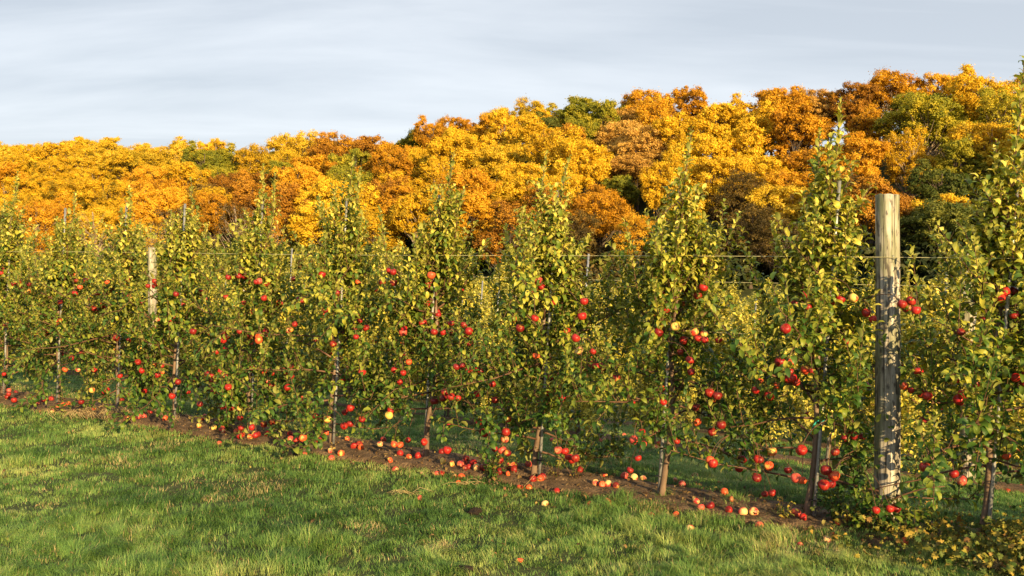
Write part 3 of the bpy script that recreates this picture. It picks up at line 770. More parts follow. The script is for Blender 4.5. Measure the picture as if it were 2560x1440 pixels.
for t in row1:
    X, Y, gz = t['X'], t['Y'], t['gz']
    trunk, tr_r, limbs, pos, R, size, kind = grow_tree(100 + t['i'] * 7, t['H'], t['leaders'], t['wsc'], 42, t['dens'] ** .5 * 1.0, low=.26 if t['bx'] in (140, 433, 1070, 1660, 2450) else .04, leanv=(LEAN[0], LEAN[1]))
    def before_post(q):     # the growers keep the posts clear of shoots
        q = np.asarray(q) + np.array([X, Y, gz]); pp = q[:, 0] * NX + q[:, 1] * NY
        u = 1280 + F * q[:, 0] / q[:, 1]; w = HORIZON - (q[:, 2] - HC) / q[:, 1] * F
        a = (u > 2168) & (u < 2262) & (w < 1235) & (pp < P1 + .12)
        b = (u > 362) & (u < 396) & (w > 600) & (w < 795)
        return a | b
    limbs = [l for l in limbs if before_post(l[0]).mean() < .30 and not before_post(l[0][-1:])[0]] if t['bx'] != 7 else limbs
    kp = ~(before_post(pos) & (rng.random(len(pos)) < .93)); pos, R, size, kind = pos[kp], R[kp], size[kp], kind[kp]
    root = add_obj('apple_tree', None, loc=(X, Y, gz), label=extra_labels[t['bx']], cat='apple tree', group='young apple trees of the front row')
    root.empty_display_size = .2
    tv, tt = tube(trunk, tr_r, 10)
    ring = np.sin(tv[:, 2] * 47) * .0012 + np.sin(tv[:, 2] * 19 + t['i']) * .0018
    tv[:, 0] += ring
    add_obj('trunk', tri_mesh('trunk', tv, tt, M['bark']), root)
    # main limbs are parts, the fine shoots one mass
    mains = [l for l in limbs if l[1] >= .0055]; fine = [l for l in limbs if l[1] < .0055]
    for P, r0, r1 in mains:
        v, f = tube(P, np.linspace(r0, r1, len(P)), 6)
        add_obj('branch', tri_mesh('branch', v, f, M['twig']), root)
    t['bag'] = Bag(); t['root'] = root
    for P, r0, r1 in fine:
        v, f = tube(P, np.linspace(r0, r1, len(P)), 4, False); t['bag'].add(v, f)
    t['nodes'] = np.concatenate([np.array(l[0]) for l in limbs])
    # leaves: the 300 that show largest are parts
    vis = 0 < t['bx'] < 2560 + 200
    wpos = pos + np.array([X, Y, gz])
    front = (wpos[:, 0] * NX + wpos[:, 1] * NY)
    score = size / np.linalg.norm(wpos - np.array([0, 0, HC]), axis=1) * (1 + .0 * front) * np.where(front < P1 - .05, 1.0, .7)
    score = score * (.85 + .3 * rng.random(len(score)))
    order = np.argsort(-score)
    single = order[:300] if 0 < t['bx'] < 2560 else order[:0]
    rest = np.setdiff1d(np.arange(len(pos)), single)
    v, f = leaves_arrays(pos[rest], R[rest], size[rest], kind[rest])
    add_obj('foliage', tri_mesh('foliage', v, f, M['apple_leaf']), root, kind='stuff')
    for j in single:
        o = bpy.data.objects.new('leaf', LEAF_MESH[kind[j]]); COL.objects.link(o); o.parent = root
        m4 = np.eye(4); m4[:3, :3] = R[j] * size[j]; m4[:3, 3] = pos[j]
        o.matrix_local = Matrix(m4.tolist())

def rand_rot(down=False):
    if down:  # hanging: stalk up, tipped a bit
        return (random.gauss(0, .35), random.gauss(0, .35), random.random() * 6.28)
    return (random.uniform(-1.9, 1.9), random.uniform(-1.9, 1.9), random.random() * 6.28)
centers = [((t['bx']), t) for t in row1]
def nearest_tree(px):
    return min(centers, key=lambda c: abs(c[0] + 25 - px))[1]
def hang(t, x, y, z):
    root = t['root']
    lp = np.array([x - t['X'], y - t['Y'], z - t['gz']])
    sc = random.uniform(.70, 1.06)
    k = random.random()
    key = 'red' if k < .80 else ('mixed' if k < .94 else 'pink')
    o = bpy.data.objects.new('apple', random.choice(AP[key])); COL.objects.link(o); o.parent = root
    o.location = lp; o.rotation_euler = rand_rot(True); o.scale = (sc, sc, sc)
    top = lp + np.array([0, 0, .034 * sc])
    nd = t['nodes']; cand = nd[nd[:, 2] > top[2] - .03]
    if len(cand):
        q = cand[np.argmin(np.linalg.norm(cand - top - np.array([0, 0, .05]), axis=1))]
        if np.linalg.norm(q - top) < .35:
            mid = (q + top) / 2 + np.array([0, 0, .03])
            v, f = tube(np.array([top - [0, 0, .012], (top + mid) / 2 + [0, 0, .012], mid, q]), [.0018, .002, .0025, .003], 4, False)
            t['bag'].add(v, f)
for (ax, ay) in HANG:
    x, y, z = ray_hit_p(ax, ay, P1 + random.uniform(-.42, -.10))
    z = max(z, float(ground_z(x, y)) + .07)
    hang(nearest_tree(ax), x, y, z)
for t in row1:                       # and the fruit half hidden further in
    for k in range(20):
        q = t['nodes'][rng.integers(len(t['nodes']))]
        if q[2] > 1.55 or q[2] < .2: continue
        for m in range(random.choice([1, 1, 2, 3])):
            hx, hy, hz = t['X'] + q[0] + random.gauss(0, .045), t['Y'] + q[1] + random.gauss(0, .045), t['gz'] + max(q[2] - .06 + random.gauss(0, .03), .06)
            if 2175 < 1280 + F * hx / hy < 2255: continue
            hang(t, hx, hy, hz)
for t in row1:
    v, f = t['bag'].get()
    add_obj('twigs', tri_mesh('twigs', v, f, M['twig']), t['root'], kind='stuff')

# stakes
def stake(X, Y, gz, h, r_, label, group, ties=(), ribbon=False, lean=LEAN, sides=10):
    root = add_obj('support_stake', None, loc=(X, Y, gz), label=label, cat='stake', group=group)
    pts = [(lean[0] * z, lean[1] * z, z) for z in np.linspace(-.05, h, 6)]
    v, f = tube(pts, r_, sides)
    add_obj('pole', tri_mesh('pole', v, f, M['steel']), root)
    for z in ties:
        c = np.array([lean[0] * z, lean[1] * z, z])
        a = np.linspace(0, 2 * math.pi, 13)
        ring = [c + np.array([math.cos(q) * .026 + .012 * math.cos(q), math.sin(q) * .021, .003 * math.sin(q * 2)]) for q in a]
        v, f = tube(ring, .0042, 5, False)
        add_obj('tie', tri_mesh('tie', v, f, M['black_tie']), root)
    if ribbon:
        c = np.array([lean[0] * .62, lean[1] * .62, .62])
        P = np.array([c + [.02, -.02, .01], c + [-.03, -.03, .015], c + [-.06, -.035, -.02], c + [-.075, -.035, -.06]])
        V = np.concatenate([P, P + [0, 0, .014]]); T = []
        for k in range(3): T += [(k, k + 1, k + 5), (k, k + 5, k + 4)]
        V2 = V + np.array([0, .002, 0]); T2 = [(a + 8, c_ + 8, b + 8) for a, b, c_ in T]
        add_obj('ribbon', tri_mesh('ribbon', np.concatenate([V, V2]), np.array(T + T2), M['teal']), root)
    return root
for t in in_frame:
    side = -.035 if t['i'] in (6, 8) else .035
    if t['i'] in (9, 10): side = .04
    sx_, sy_ = -SX * side - NX * .012, -SY * side - NY * .012
    stake(t['X'] + sx_, t['Y'] + sy_, t['gz'], 2.15, .0115,
          'galvanised stake tied to the %s front row apple tree from the left' % t['ord'], 'galvanised stakes of the front row',
          ties=(.12 + .1 * random.random(), .62, 1.15, 1.55, 1.85), ribbon=(t['bx'] == 2020))

# posts: thick, weathered, with drying cracks and a chamfered end-grain top
def wood_post(X, Y, gz, h, r_, label, cracks=True):
    root = add_obj('wooden_post', None, loc=(X, Y, gz), label=label, cat='post', group='wooden trellis posts')
    n, rows = 40, 60
    V = []; zs = list(np.linspace(-.15, h - .006, rows)) + [h]
    a = np.arange(n) / n * 2 * math.pi
    # cracks: narrow grooves at fixed bearings, wandering
    groove = [(4.05, .4, h, .010), (4.95, 1.15, h, .013), (5.35, .2, 1.3, .006), (4.55, 0, 1.1, .006), (3.7, .9, 1.9, .005)]
    for z in zs:
        rr = r_ * (1 + .03 * math.sin(z * 1.9 + 1) + .015 * np.sin(3 * a + z * 1.3) + .006 * np.sin(9 * a + z * 2.1) * np.sin(z * 3.3)) * (1.02 - .02 * z)
        if z == h: rr = rr * .965
        V.append(np.stack([rr * np.cos(a) + .006 * math.sin(z * 1.4), rr * np.sin(a), np.full(n, z) + (.003 * np.sin(2 * a) + .002 * np.sin(7 * a + 1) if z == h else 0)], -1))
    V = np.concatenate(V); m = len(zs); T = []
    for i in range(m - 1):
        for j in range(n):
            A, B = i * n + j, i * n + (j + 1) % n; T += [(A, B, B + n), (A, B + n, A + n)]
    c = len(V); V = np.concatenate([V, [[0.003, 0, h + .001]]])
    for j in range(n): T.append((c, (m - 1) * n + j, (m - 1) * n + (j + 1) % n))
    add_obj('shaft', tri_mesh('shaft', V, np.array(T), M['post']), root)
    if cracks:
        for b, z0, z1, w in groove:
            P = []; zz = np.linspace(max(z0, .02), z1 - .005, 26)
            L_, R_ = [], []
            for k, z in enumerate(zz):
                bb = b + .05 * math.sin(z * 5 + b) + .02 * math.sin(z * 23)
                ww = w * math.sin(math.pi * min(1, max(.03, (k + .5) / 26 * (1 if z1 < h else .55)))) * (.6 + .5 * abs(math.sin(z * 11))) * .28
                rr = r_ * (1 + .03 * math.sin(z * 1.9 + 1) + .015 * math.sin(3 * bb + z * 1.3)) * (1.02 - .02 * z) + .0006
                L_.append((rr * math.cos(bb - ww / r_ / 2) + .006 * math.sin(z * 1.4), rr * math.sin(bb - ww / r_ / 2), z))
                R_.append((rr * math.cos(bb + ww / r_ / 2) + .006 * math.sin(z * 1.4), rr * math.sin(bb + ww / r_ / 2), z))
            V = np.array(L_ + R_); T = []
            for k in range(25): T += [(k, 26 + k, 27 + k), (k, 27 + k, k + 1)]
            add_obj('crack', tri_mesh('crack', V, np.array(T), M['crack']), root)
        v, f = tube([(.012 + math.sin(4.5 * 0) * 0, -r_ - .001, 1.672), (.012, -r_ - .006, 1.674), (.012, -r_ - .006, 1.698), (.012, -r_ - .001, 1.70)], .0018, 5)
        add_obj('staple', tri_mesh('staple', v, f, M['steel']), root)
    return root
POST1 = 2217
Zp = P1 * F / (NX * (POST1 - 1280 + 3760.0)); Xp = (POST1 - 1280) / F * Zp
wood_post(Xp, Zp, float(ground_z(Xp, Zp)), 2.07, .0735, 'thick weathered grey wooden post standing in the front apple row')
for bx, lab in ((380, 'thin looking sunlit wooden post of the second row, behind the leaves at the left'), (2418, 'wooden post of the second row just right of the thick front post')):
    Z = 10.2 * F / (NX * (bx - 1280 + 3760.0)); X = (bx - 1280) / F * Z
    wood_post(X, Z, float(ground_z(X, Z)), 2.2, .068, lab, False)

# wires
def wire(p, s0, s1, h, label, r_=.0018, rows=120, cat='wire'):
    s = np.linspace(s0, s1, rows)
    pts = []
    for q in s:
        x, y = xy(p, q)
        z = float(np.interp(p, PP, PZ)) + h + .006 * math.sin(q * .8)
        pts.append((x, y, z))
    v, f = tube(pts, r_, 5)
    add_obj('trellis_wire', tri_mesh('trellis_wire', v, f, M['wire']), label=label, cat=cat, group='trellis wires')
wire(P1 - .076, -9, 17, 1.685, 'pale yellow top wire of the front row crossing in front of the thick post')
wire(10.2 - .07, -8, 27, 1.84, 'upper wire of the second row seen against the dark wood', .0022)
wire(10.2 - .07, -8, 27, 1.30, 'lower wire of the second row among its leaves', .0022)
wire(14.0 - .07, -8, 34, 1.75, 'upper wire of the third row, farthest of the visible wires', .0025)

# ------------------------------------------------------------------ rows behind
protos = []
for k in range(7):
    H = [2.35, 2.1, 2.6, 1.95, 2.45, 2.2, 2.65][k]
    tr, trr, limbs, pos, R, size, kind = grow_tree(500 + k, H, [(.02, H, 1.1), (.1 if k % 2 else -.12, H * .85, .9)] , 1.0, 34, 1.0, low=.16, leanv=(LEAN[0], LEAN[1]), leaf_size=1.38)
    v, f = leaves_arrays(pos, R, size, kind)
    fol = tri_mesh('foliage', v, f, M['far_leaf'])
    v, f = tube(tr, trr, 7); tk = tri_mesh('trunk', v, f, M['bark'])
    bg = Bag()
    for P, r0, r1 in limbs:
        v, f = tube(P, np.linspace(r0, r1, len(P)), 4, False); bg.add(v, f)
    v, f = bg.get(); tw = tri_mesh('twigs', v, f, M['twig'])
    nodes = np.concatenate([np.array(l[0]) for l in limbs])
    protos.append((fol, tk, tw, nodes, H))
v, f = tube([(LEAN[0] * z, LEAN[1] * z, z) for z in np.linspace(-.05, 2.2, 4)], .0125, 7)
stake_mesh = tri_mesh('support_stake', v, f, M['steel'])
ROWNAME = ['second', 'third', 'fourth', 'fifth', 'sixth', 'seventh']
def where_word(px):
    if px < 2230 and px > 2150: return 'behind the thick post'
    cs = [(t['bx'] + 30, t) for t in in_frame]
    best = min(cs, key=lambda c: abs(c[0] - px))
    if abs(best[0] - px) < 28: return 'behind the %s front tree' % best[1]['ord']
    lo = [c for c in cs if c[0] < px]; hi = [c for c in cs if c[0] >= px]
    if not lo: return 'left of the first front tree'
    if not hi: return 'right of the last front tree'
    return 'between %s and %s front trees' % (lo[-1][1]['ord'], hi[0][1]['ord'])
for ri, p in enumerate(ROWS_P):
    sc_gap = 0.97
    for k in range(-40, 90):
        s = k * sc_gap + .31 * ri
        x, y = xy(p, s)
        if y < 4: continue
        px = 1280 + F * x / y
        if px < -130 or px > 2700: continue
        if ri == 0 and (1455 < px < 1530 or 1790 < px < 1880): continue      # gaps in the second row
        if ri == 0 and (abs(px - 2418) < 34 or abs(px - 380) < 22): continue
        if rng.random() < (.04 if ri else 0): continue
        gz = float(ground_z(x, y)) + .01
        fol, tk, tw, nodes, H = protos[rng.integers(7)]
        hs = [1.0, .95, 1.0, 1.03, 1.08, 1.12][ri] * rng.uniform(.88, 1.06)
        if ri == 0 and (1430 < px < 1950): hs *= .72
        label = '%s row apple tree %s' % (ROWNAME[ri], where_word(px))
        root = add_obj('apple_tree', None, loc=(x, y, gz), label=label, cat='apple tree', group='apple trees of the %s row' % ROWNAME[ri])
        root.rotation_euler = (0, 0, 0); root.scale = (hs * (1 + .08 * ri), hs * (1 + .08 * ri), hs)
        for nm, dd in (('foliage', fol), ('trunk', tk), ('twigs', tw)):
            if nm != 'foliage' and ri > 3: continue
            o = bpy.data.objects.new(nm, dd); COL.objects.link(o); o.parent = root
            if nm != 'trunk': o['kind'] = 'stuff'
            if nm == 'foliage' and rng.random() < .5 and 0: pass
        if ri <= 1:
            for q in range(9 if ri == 0 else 4):
                nn = nodes[rng.integers(len(nodes))]
                if nn[2] > 1.5: continue
                o = bpy.data.objects.new('apple', random.choice(AP['red' if random.random() < .7 else 'mixed'])); COL.objects.link(o); o.parent = root
                o.location = (nn[0], nn[1], max(nn[2] - .05, .08)); o.rotation_euler = rand_rot(True)
        if ri <= 3:
            so = add_obj('support_stake', stake_mesh, loc=(x - NX * .04, y - NY * .04, gz), label='metal stake of the %s row %s' % (ROWNAME[ri], where_word(px)), cat='stake', group='stakes of the %s row' % ROWNAME[ri])
            so.scale = (1, 1, rng.uniform(.85, 1.0))

# ------------------------------------------------------------------ fallen fruit
names = {'r': 'red', 'p': 'pink', 'm': 'orange', 'b': 'bitten', 't': 'rotten'}
def under_word(px, p):
    if p > 9: return 'under the second row ' + where_word(px)
    cs = [(t['bx'], t) for t in in_frame]
    best = min(cs, key=lambda c: abs(c[0] - px))
    side = 'left' if px < best[0] else 'right'
    if abs(px - best[0]) < 30: return 'at foot of the %s front tree' % best[1]['ord']
    if 2150 < px < 2290: return 'by foot of the thick post'
    return '%s of the %s front tree' % (side, best[1]['ord'])
def drop(px, py, look, grp):
    hit = ray_hit_ground(px, py)
    if hit is None: return
    x, y, z = hit
    p, s = ps(x, y)
    e0, e1 = strip_edges(np.array([s]), P1)
    on_soil = bool(e0[0] < p < e1[0])
    if on_soil: z = float(soil_z(np.array([x]), np.array([y]), np.array([p]), P1)[0])
    key = {'r': 'red', 'p': 'pink', 'm': 'mixed', 'b': 'bitten', 't': 'rot'}[look]
    sc = random.uniform(.74, 1.0)
    if look in 'bt': sc *= .82
    surf = 'on soil' if on_soil else 'in the grass'
    pos_w = under_word(px, p)
    lab = '%s windfall %s %s' % (names[look], surf, pos_w) if p < 9 else '%s fallen apple %s' % (names[look], pos_w)
    if p < 5.8: lab = '%s windfall out in the lawn %s' % (names[look], pos_w)
    o = add_obj('fallen_apple', random.choice(AP[key]), loc=(x, y, z + (.016 if on_soil else .010) * sc), label=lab, cat='apple', group=grp)
    o.rotation_euler = rand_rot(); o.scale = (sc, sc, sc)
for a in FALLEN: drop(*a, 'windfall apples under the front row')
for a in FALLEN2: drop(*a, 'windfall apples under the second row')

# ------------------------------------------------------------------ litter, clods, straw, weeds, sticks
def flat_leaves(n, pts, mat, name, size, kindlab, cat, lift=.012, tilt=.35, stuff=True):
    D = rng.normal(0, 1, (n, 3)); D[:, 2] *= .25
    U = np.array([0, 0, 1.0]) + rng.normal(0, tilt, (n, 3))
    R = leaf_frames(D, U)
    v, f = leaves_arrays(pts + [0, 0, lift], R, size, rng.integers(0, len(TEMPL), n))
    return add_obj(name, tri_mesh(name, v, f, mat), kind='stuff', label=kindlab, cat=cat)
n = 1300
s = rng.uniform(-6, 14, n); p = P1 + rng.normal(0, .33, n)
X, Y = xy(p, s); Zg = soil_z(X, Y, p, P1)
flat_leaves(n, np.stack([X, Y, Zg], -1), M['litter'], 'fallen_leaves', rng.uniform(.025, .06, n), 'dry curled leaves littering the bare soil under the front row', 'fallen leaves')
n = 420
Xl, Yl = lawn_points(n, 4.8, 13.0, .02)
flat_leaves(n, np.stack([Xl, Yl, ground_z(Xl, Yl) + .012], -1), M['litter'], 'blown_leaves', rng.uniform(.018, .042, n), 'small brown and yellow leaves blown across the lawn', 'fallen leaves')
# crumbs of earth
def crumbs():
    n = 5000
    s = rng.uniform(-4, 12, n); p = P1 + rng.uniform(-.45, .45, n)
    X, Y = xy(p, s); Zg = soil_z(X, Y, p, P1); r_ = .003 + .010 * rng.random(n) ** 3
    oc = np.array([(1, 0, 0), (-1, 0, 0), (0, 1, 0), (0, -1, 0), (0, 0, 1), (0, 0, -1)], float)
    ft = np.array([(0, 2, 4), (2, 1, 4), (1, 3, 4), (3, 0, 4), (2, 0, 5), (1, 2, 5), (3, 1, 5), (0, 3, 5)])
    V = oc[None] * r_[:, None, None] * rng.uniform(.6, 1.3, (n, 6, 1)) + np.stack([X, Y, Zg], -1)[:, None]
    T = (ft[None] + (np.arange(n) * 6)[:, None, None]).reshape(-1, 3)
    add_obj('soil_crumbs', tri_mesh('soil_crumbs', V.reshape(-1, 3), T, M['soil'], False), kind='stuff', label='crumbs and small stones lying on the bare soil strip', cat='soil')
crumbs()
# dark clods on the lawn
def clod(px, py, r_, label, sq=1.0):
    x, y, z = ray_hit_ground(px, py)
    import bmesh
    bm = bmesh.new(); bmesh.ops.create_icosphere(bm, subdivisions=3, radius=r_)
    sd = random.random() * 50
    for v in bm.verts:
        q = v.co
        k = 1 + .6 * (float(vnoise(q.x / r_ * 2.2 + sd, q.y / r_ * 2.2 + q.z / r_ * 1.7, 3)) - .5) + .5 * (float(vnoise(q.x / r_ * 6 + sd, q.z / r_ * 6 + q.y / r_ * 3, 7)) - .5)
        v.co = Vector((q.x * k * 1.25, q.y * k, max(q.z * k * sq, -r_ * .3)))
    me = bpy.data.meshes.new('clod'); bm.to_mesh(me); bm.free(); me.materials.append(M['clod'])
    add_obj('soil_clod', me, loc=(x, y, z + r_ * .35), label=label, cat='clod', group='dark clods lying on the lawn')
clod(737, 1142, .040, 'upright black lump at the lawn edge below the sixth apple tree', 1.5)
clod(1186, 1287, .034, 'dark brown clod alone in the middle of the lawn', .8)
clod(1163, 1432, .030, 'dark clod at the bottom edge of the lawn', .6)
# straw bunches
def straw(px, py, n, spread, lab, hgt=.05):
    x, y, z = ray_hit_ground(px, py)
    X = x + rng.normal(0, spread, n) * .9; Y = y + rng.normal(0, spread, n) * .35
    bg = Bag()
    for k in range(n):
        a = rng.normal(0, .7) + (math.pi if rng.random() < .5 else 0); ln = rng.uniform(.06, .20)
        zz = float(ground_z(X[k], Y[k])) + rng.uniform(.0, .03)
        P = [(X[k] + math.cos(a) * ln * t, Y[k] + math.sin(a) * ln * t * .6, zz + hgt * math.sin(math.pi * t) * rng.uniform(.6, 1.3) + .01) for t in (0, .33, .66, 1)]
        v, f = tube(P, [.0016, .0018, .0014, .0006], 3, False); bg.add(v, f)
    v, f = bg.get()
    add_obj('dry_grass', tri_mesh('dry_grass', v, f, M['straw']), kind='stuff', label=lab, cat='dry grass')
straw(285, 1048, 150, .32, 'bunch of dry straw below the third apple tree from the left', .07)
straw(1030, 1245, 9, .03, 'small wisp of dry straw in the lawn beside a pink windfall', .03)
straw(1165, 1222, 8, .04, 'dry straw beside the bitten apple under the seventh tree', .03)
straw(2500, 1432, 60, .09, 'straw tuft at the bottom right corner beside the rotten apple', .03)

# lobed yellow weeds under the two right hand trees
def lobed_leaf():
    pts = []
    for k in range(15):
        a = -2.5 + 5.0 * k / 14
        rr = .5 * (1.0 if k % 2 == 0 else .62) * (1 - .12 * abs(a) / 2.5)
        pts.append((rr * math.cos(a) + .25, rr * math.sin(a), -.55 * rr * rr + (.07 if k % 2 else 0) + .15 * math.sin(a * 2)))
    V = np.array([(0, 0, 0), (-.6, 0.01, -.35), (-.6, -.01, -.35)] + pts)
    T = [(0, 3 + k, 4 + k) for k in range(14)] + [(0, 2, 1)]
    return V, np.array(T)
def weeds():
    tv, tt = lobed_leaf(); n = 12000
    s = np.concatenate([rng.normal(.15, .55, n // 2), rng.normal(-1.25, .8, n - n // 2)])
    p = P1 - .26 + rng.normal(0, .27, n)
    X, Y = xy(p, s)
    px = 1280 + F * X / Y
    k = (px > 2030) | (rng.random(n) < .03); X, Y, p = X[k], Y[k], p[k]; n = len(X)
    hump = .05 + .20 * fbm(X * 4, Y * 4, 81, 2)
    Z = ground_z(X, Y) + .02 + hump * rng.random(n) ** .6
    D = rng.normal(0, 1, (n, 3)); D[:, 2] *= .5
    R = leaf_frames(D, np.array([-.2, -.6, .8]) + rng.normal(0, .6, (n, 3)))
    size = rng.uniform(.018, .058, n)
    V = np.einsum('nij,vj->nvi', R, tv) * size[:, None, None] + np.stack([X, Y, Z], -1)[:, None]
    T = (tt[None] + (np.arange(n) * len(tv))[:, None, None]).reshape(-1, 3)
    add_obj('weeds', tri_mesh('weeds', V.reshape(-1, 3), T, M['weed']), kind='stuff', label='yellowing lobed weeds spread under the trees around the thick post', cat='weeds')
weeds()
# small weedy plants on the soil strip
def sprout(px, py, h, nst, lab, mat='weed', ls=1.0):
    hit = ray_hit_ground(px, py)
    x, y, z = hit
    root = add_obj('weed_plant', None, loc=(x, y, z), label=lab, cat='weed', group='low weeds growing on the soil strip')
    bg = Bag(); pos, D, U, S_ = [], [], [], []
    for k in range(nst):
        a = rng.random() * 6.28; ln = h * rng.uniform(.5, 1.1); o = rng.uniform(.1, .6)
        P = np.array([(math.cos(a) * ln * o * t, math.sin(a) * ln * o * t, ln * t * (1 - .2 * t)) for t in np.linspace(0, 1, 6)])
        v, f = tube(P, np.linspace(.0022, .001, 6), 4, False); bg.add(v, f)
        for q in np.linspace(.15, 1, 9):
            c = np.array([np.interp(q, np.linspace(0, 1, 6), P[:, m]) for m in range(3)])
            b = rng.random() * 6.28
            pos.append(c); D.append([math.cos(b), math.sin(b), .3]); U.append([0, 0, 1]); S_.append(rng.uniform(.02, .04) * ls)
    v, f = bg.get(); add_obj('stem', tri_mesh('stem', v, f, M['twig']), root)
    pos = np.array(pos); R = leaf_frames(np.array(D), np.array(U) + rng.normal(0, .3, (len(pos), 3)))
    v, f = leaves_arrays(pos, R, np.array(S_), rng.integers(0, 8, len(pos)))
    add_obj('foliage', tri_mesh('foliage', v, f, M[mat]), root, kind='stuff')
for px, py, h, ns, lab in ((100, 1000, .3, 7, 'leggy weed between the first and second front row trees'), (1390, 1205, .34, 7, 'thin green weed just right of the eighth tree foot'),
                           (1220, 1200, .22, 8, 'yellow green weed clump among windfalls right of the seventh tree'), (1275, 1190, .18, 6, 'small leafy weed among windfalls left of the eighth tree'),
                           (1440, 1215, .30, 6, 'feathery weed by the red windfall right of the eighth tree'), (1960, 1315, .2, 8, 'weed clump left of the tenth tree foot'),
                           (2180, 1345, .25, 12, 'leafy weed clump in front of the thick post foot'), (2120, 1335, .22, 10, 'weed clump right of the tenth tree foot'), (560, 1075, .16, 8, 'low weed among windfalls left of the fifth tree')):
    sprout(px, py, h, ns, lab)
for px, py, h, ns, lab in ((2215, 1352, .36, 14, 'leafy sucker shoots hiding the foot of the thick post'), (2140, 1340, .32, 12, 'leafy suckers over orange windfalls left of the thick post'), (2090, 1320, .34, 10, 'leafy suckers at the foot of the tenth tree'),
                           (2285, 1350, .30, 8, 'small leafy suckers right of the thick post foot'), (560, 1085, .22, 8, 'low leafy suckers over windfalls at the fifth tree'), (1235, 1205, .30, 8, 'leafy suckers over windfalls between seventh and eighth trees')):
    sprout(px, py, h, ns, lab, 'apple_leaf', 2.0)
# bent stick by the post, twig lying in the windfalls
def stick(P, r0, r1, lab, mat='twig'):
    P = np.array(P); v, f = tube(P - P[0], np.linspace(r0, r1, len(P)), 7)
    add_obj('stick', tri_mesh('stick', v, f, M[mat]), loc=tuple(P[0]), label=lab, cat='stick', group='loose sticks')
P = [ray_hit_p(a, b, P1 - .14) for a, b in ((2228, 1252), (2250, 1240), (2285, 1228), (2320, 1219), (2362, 1216))]
stick(P, .0065, .003, 'bent orange brown stick rising right from the foot of the thick post')
P = [ray_hit_p(a, b, P1 - .30) for a, b in ((1290, 1240), (1305, 1222), (1325, 1200), (1338, 1185))]
stick(P, .003, .0015, 'thin pale twig leaning over the orange windfalls by the eighth tree', 'straw')

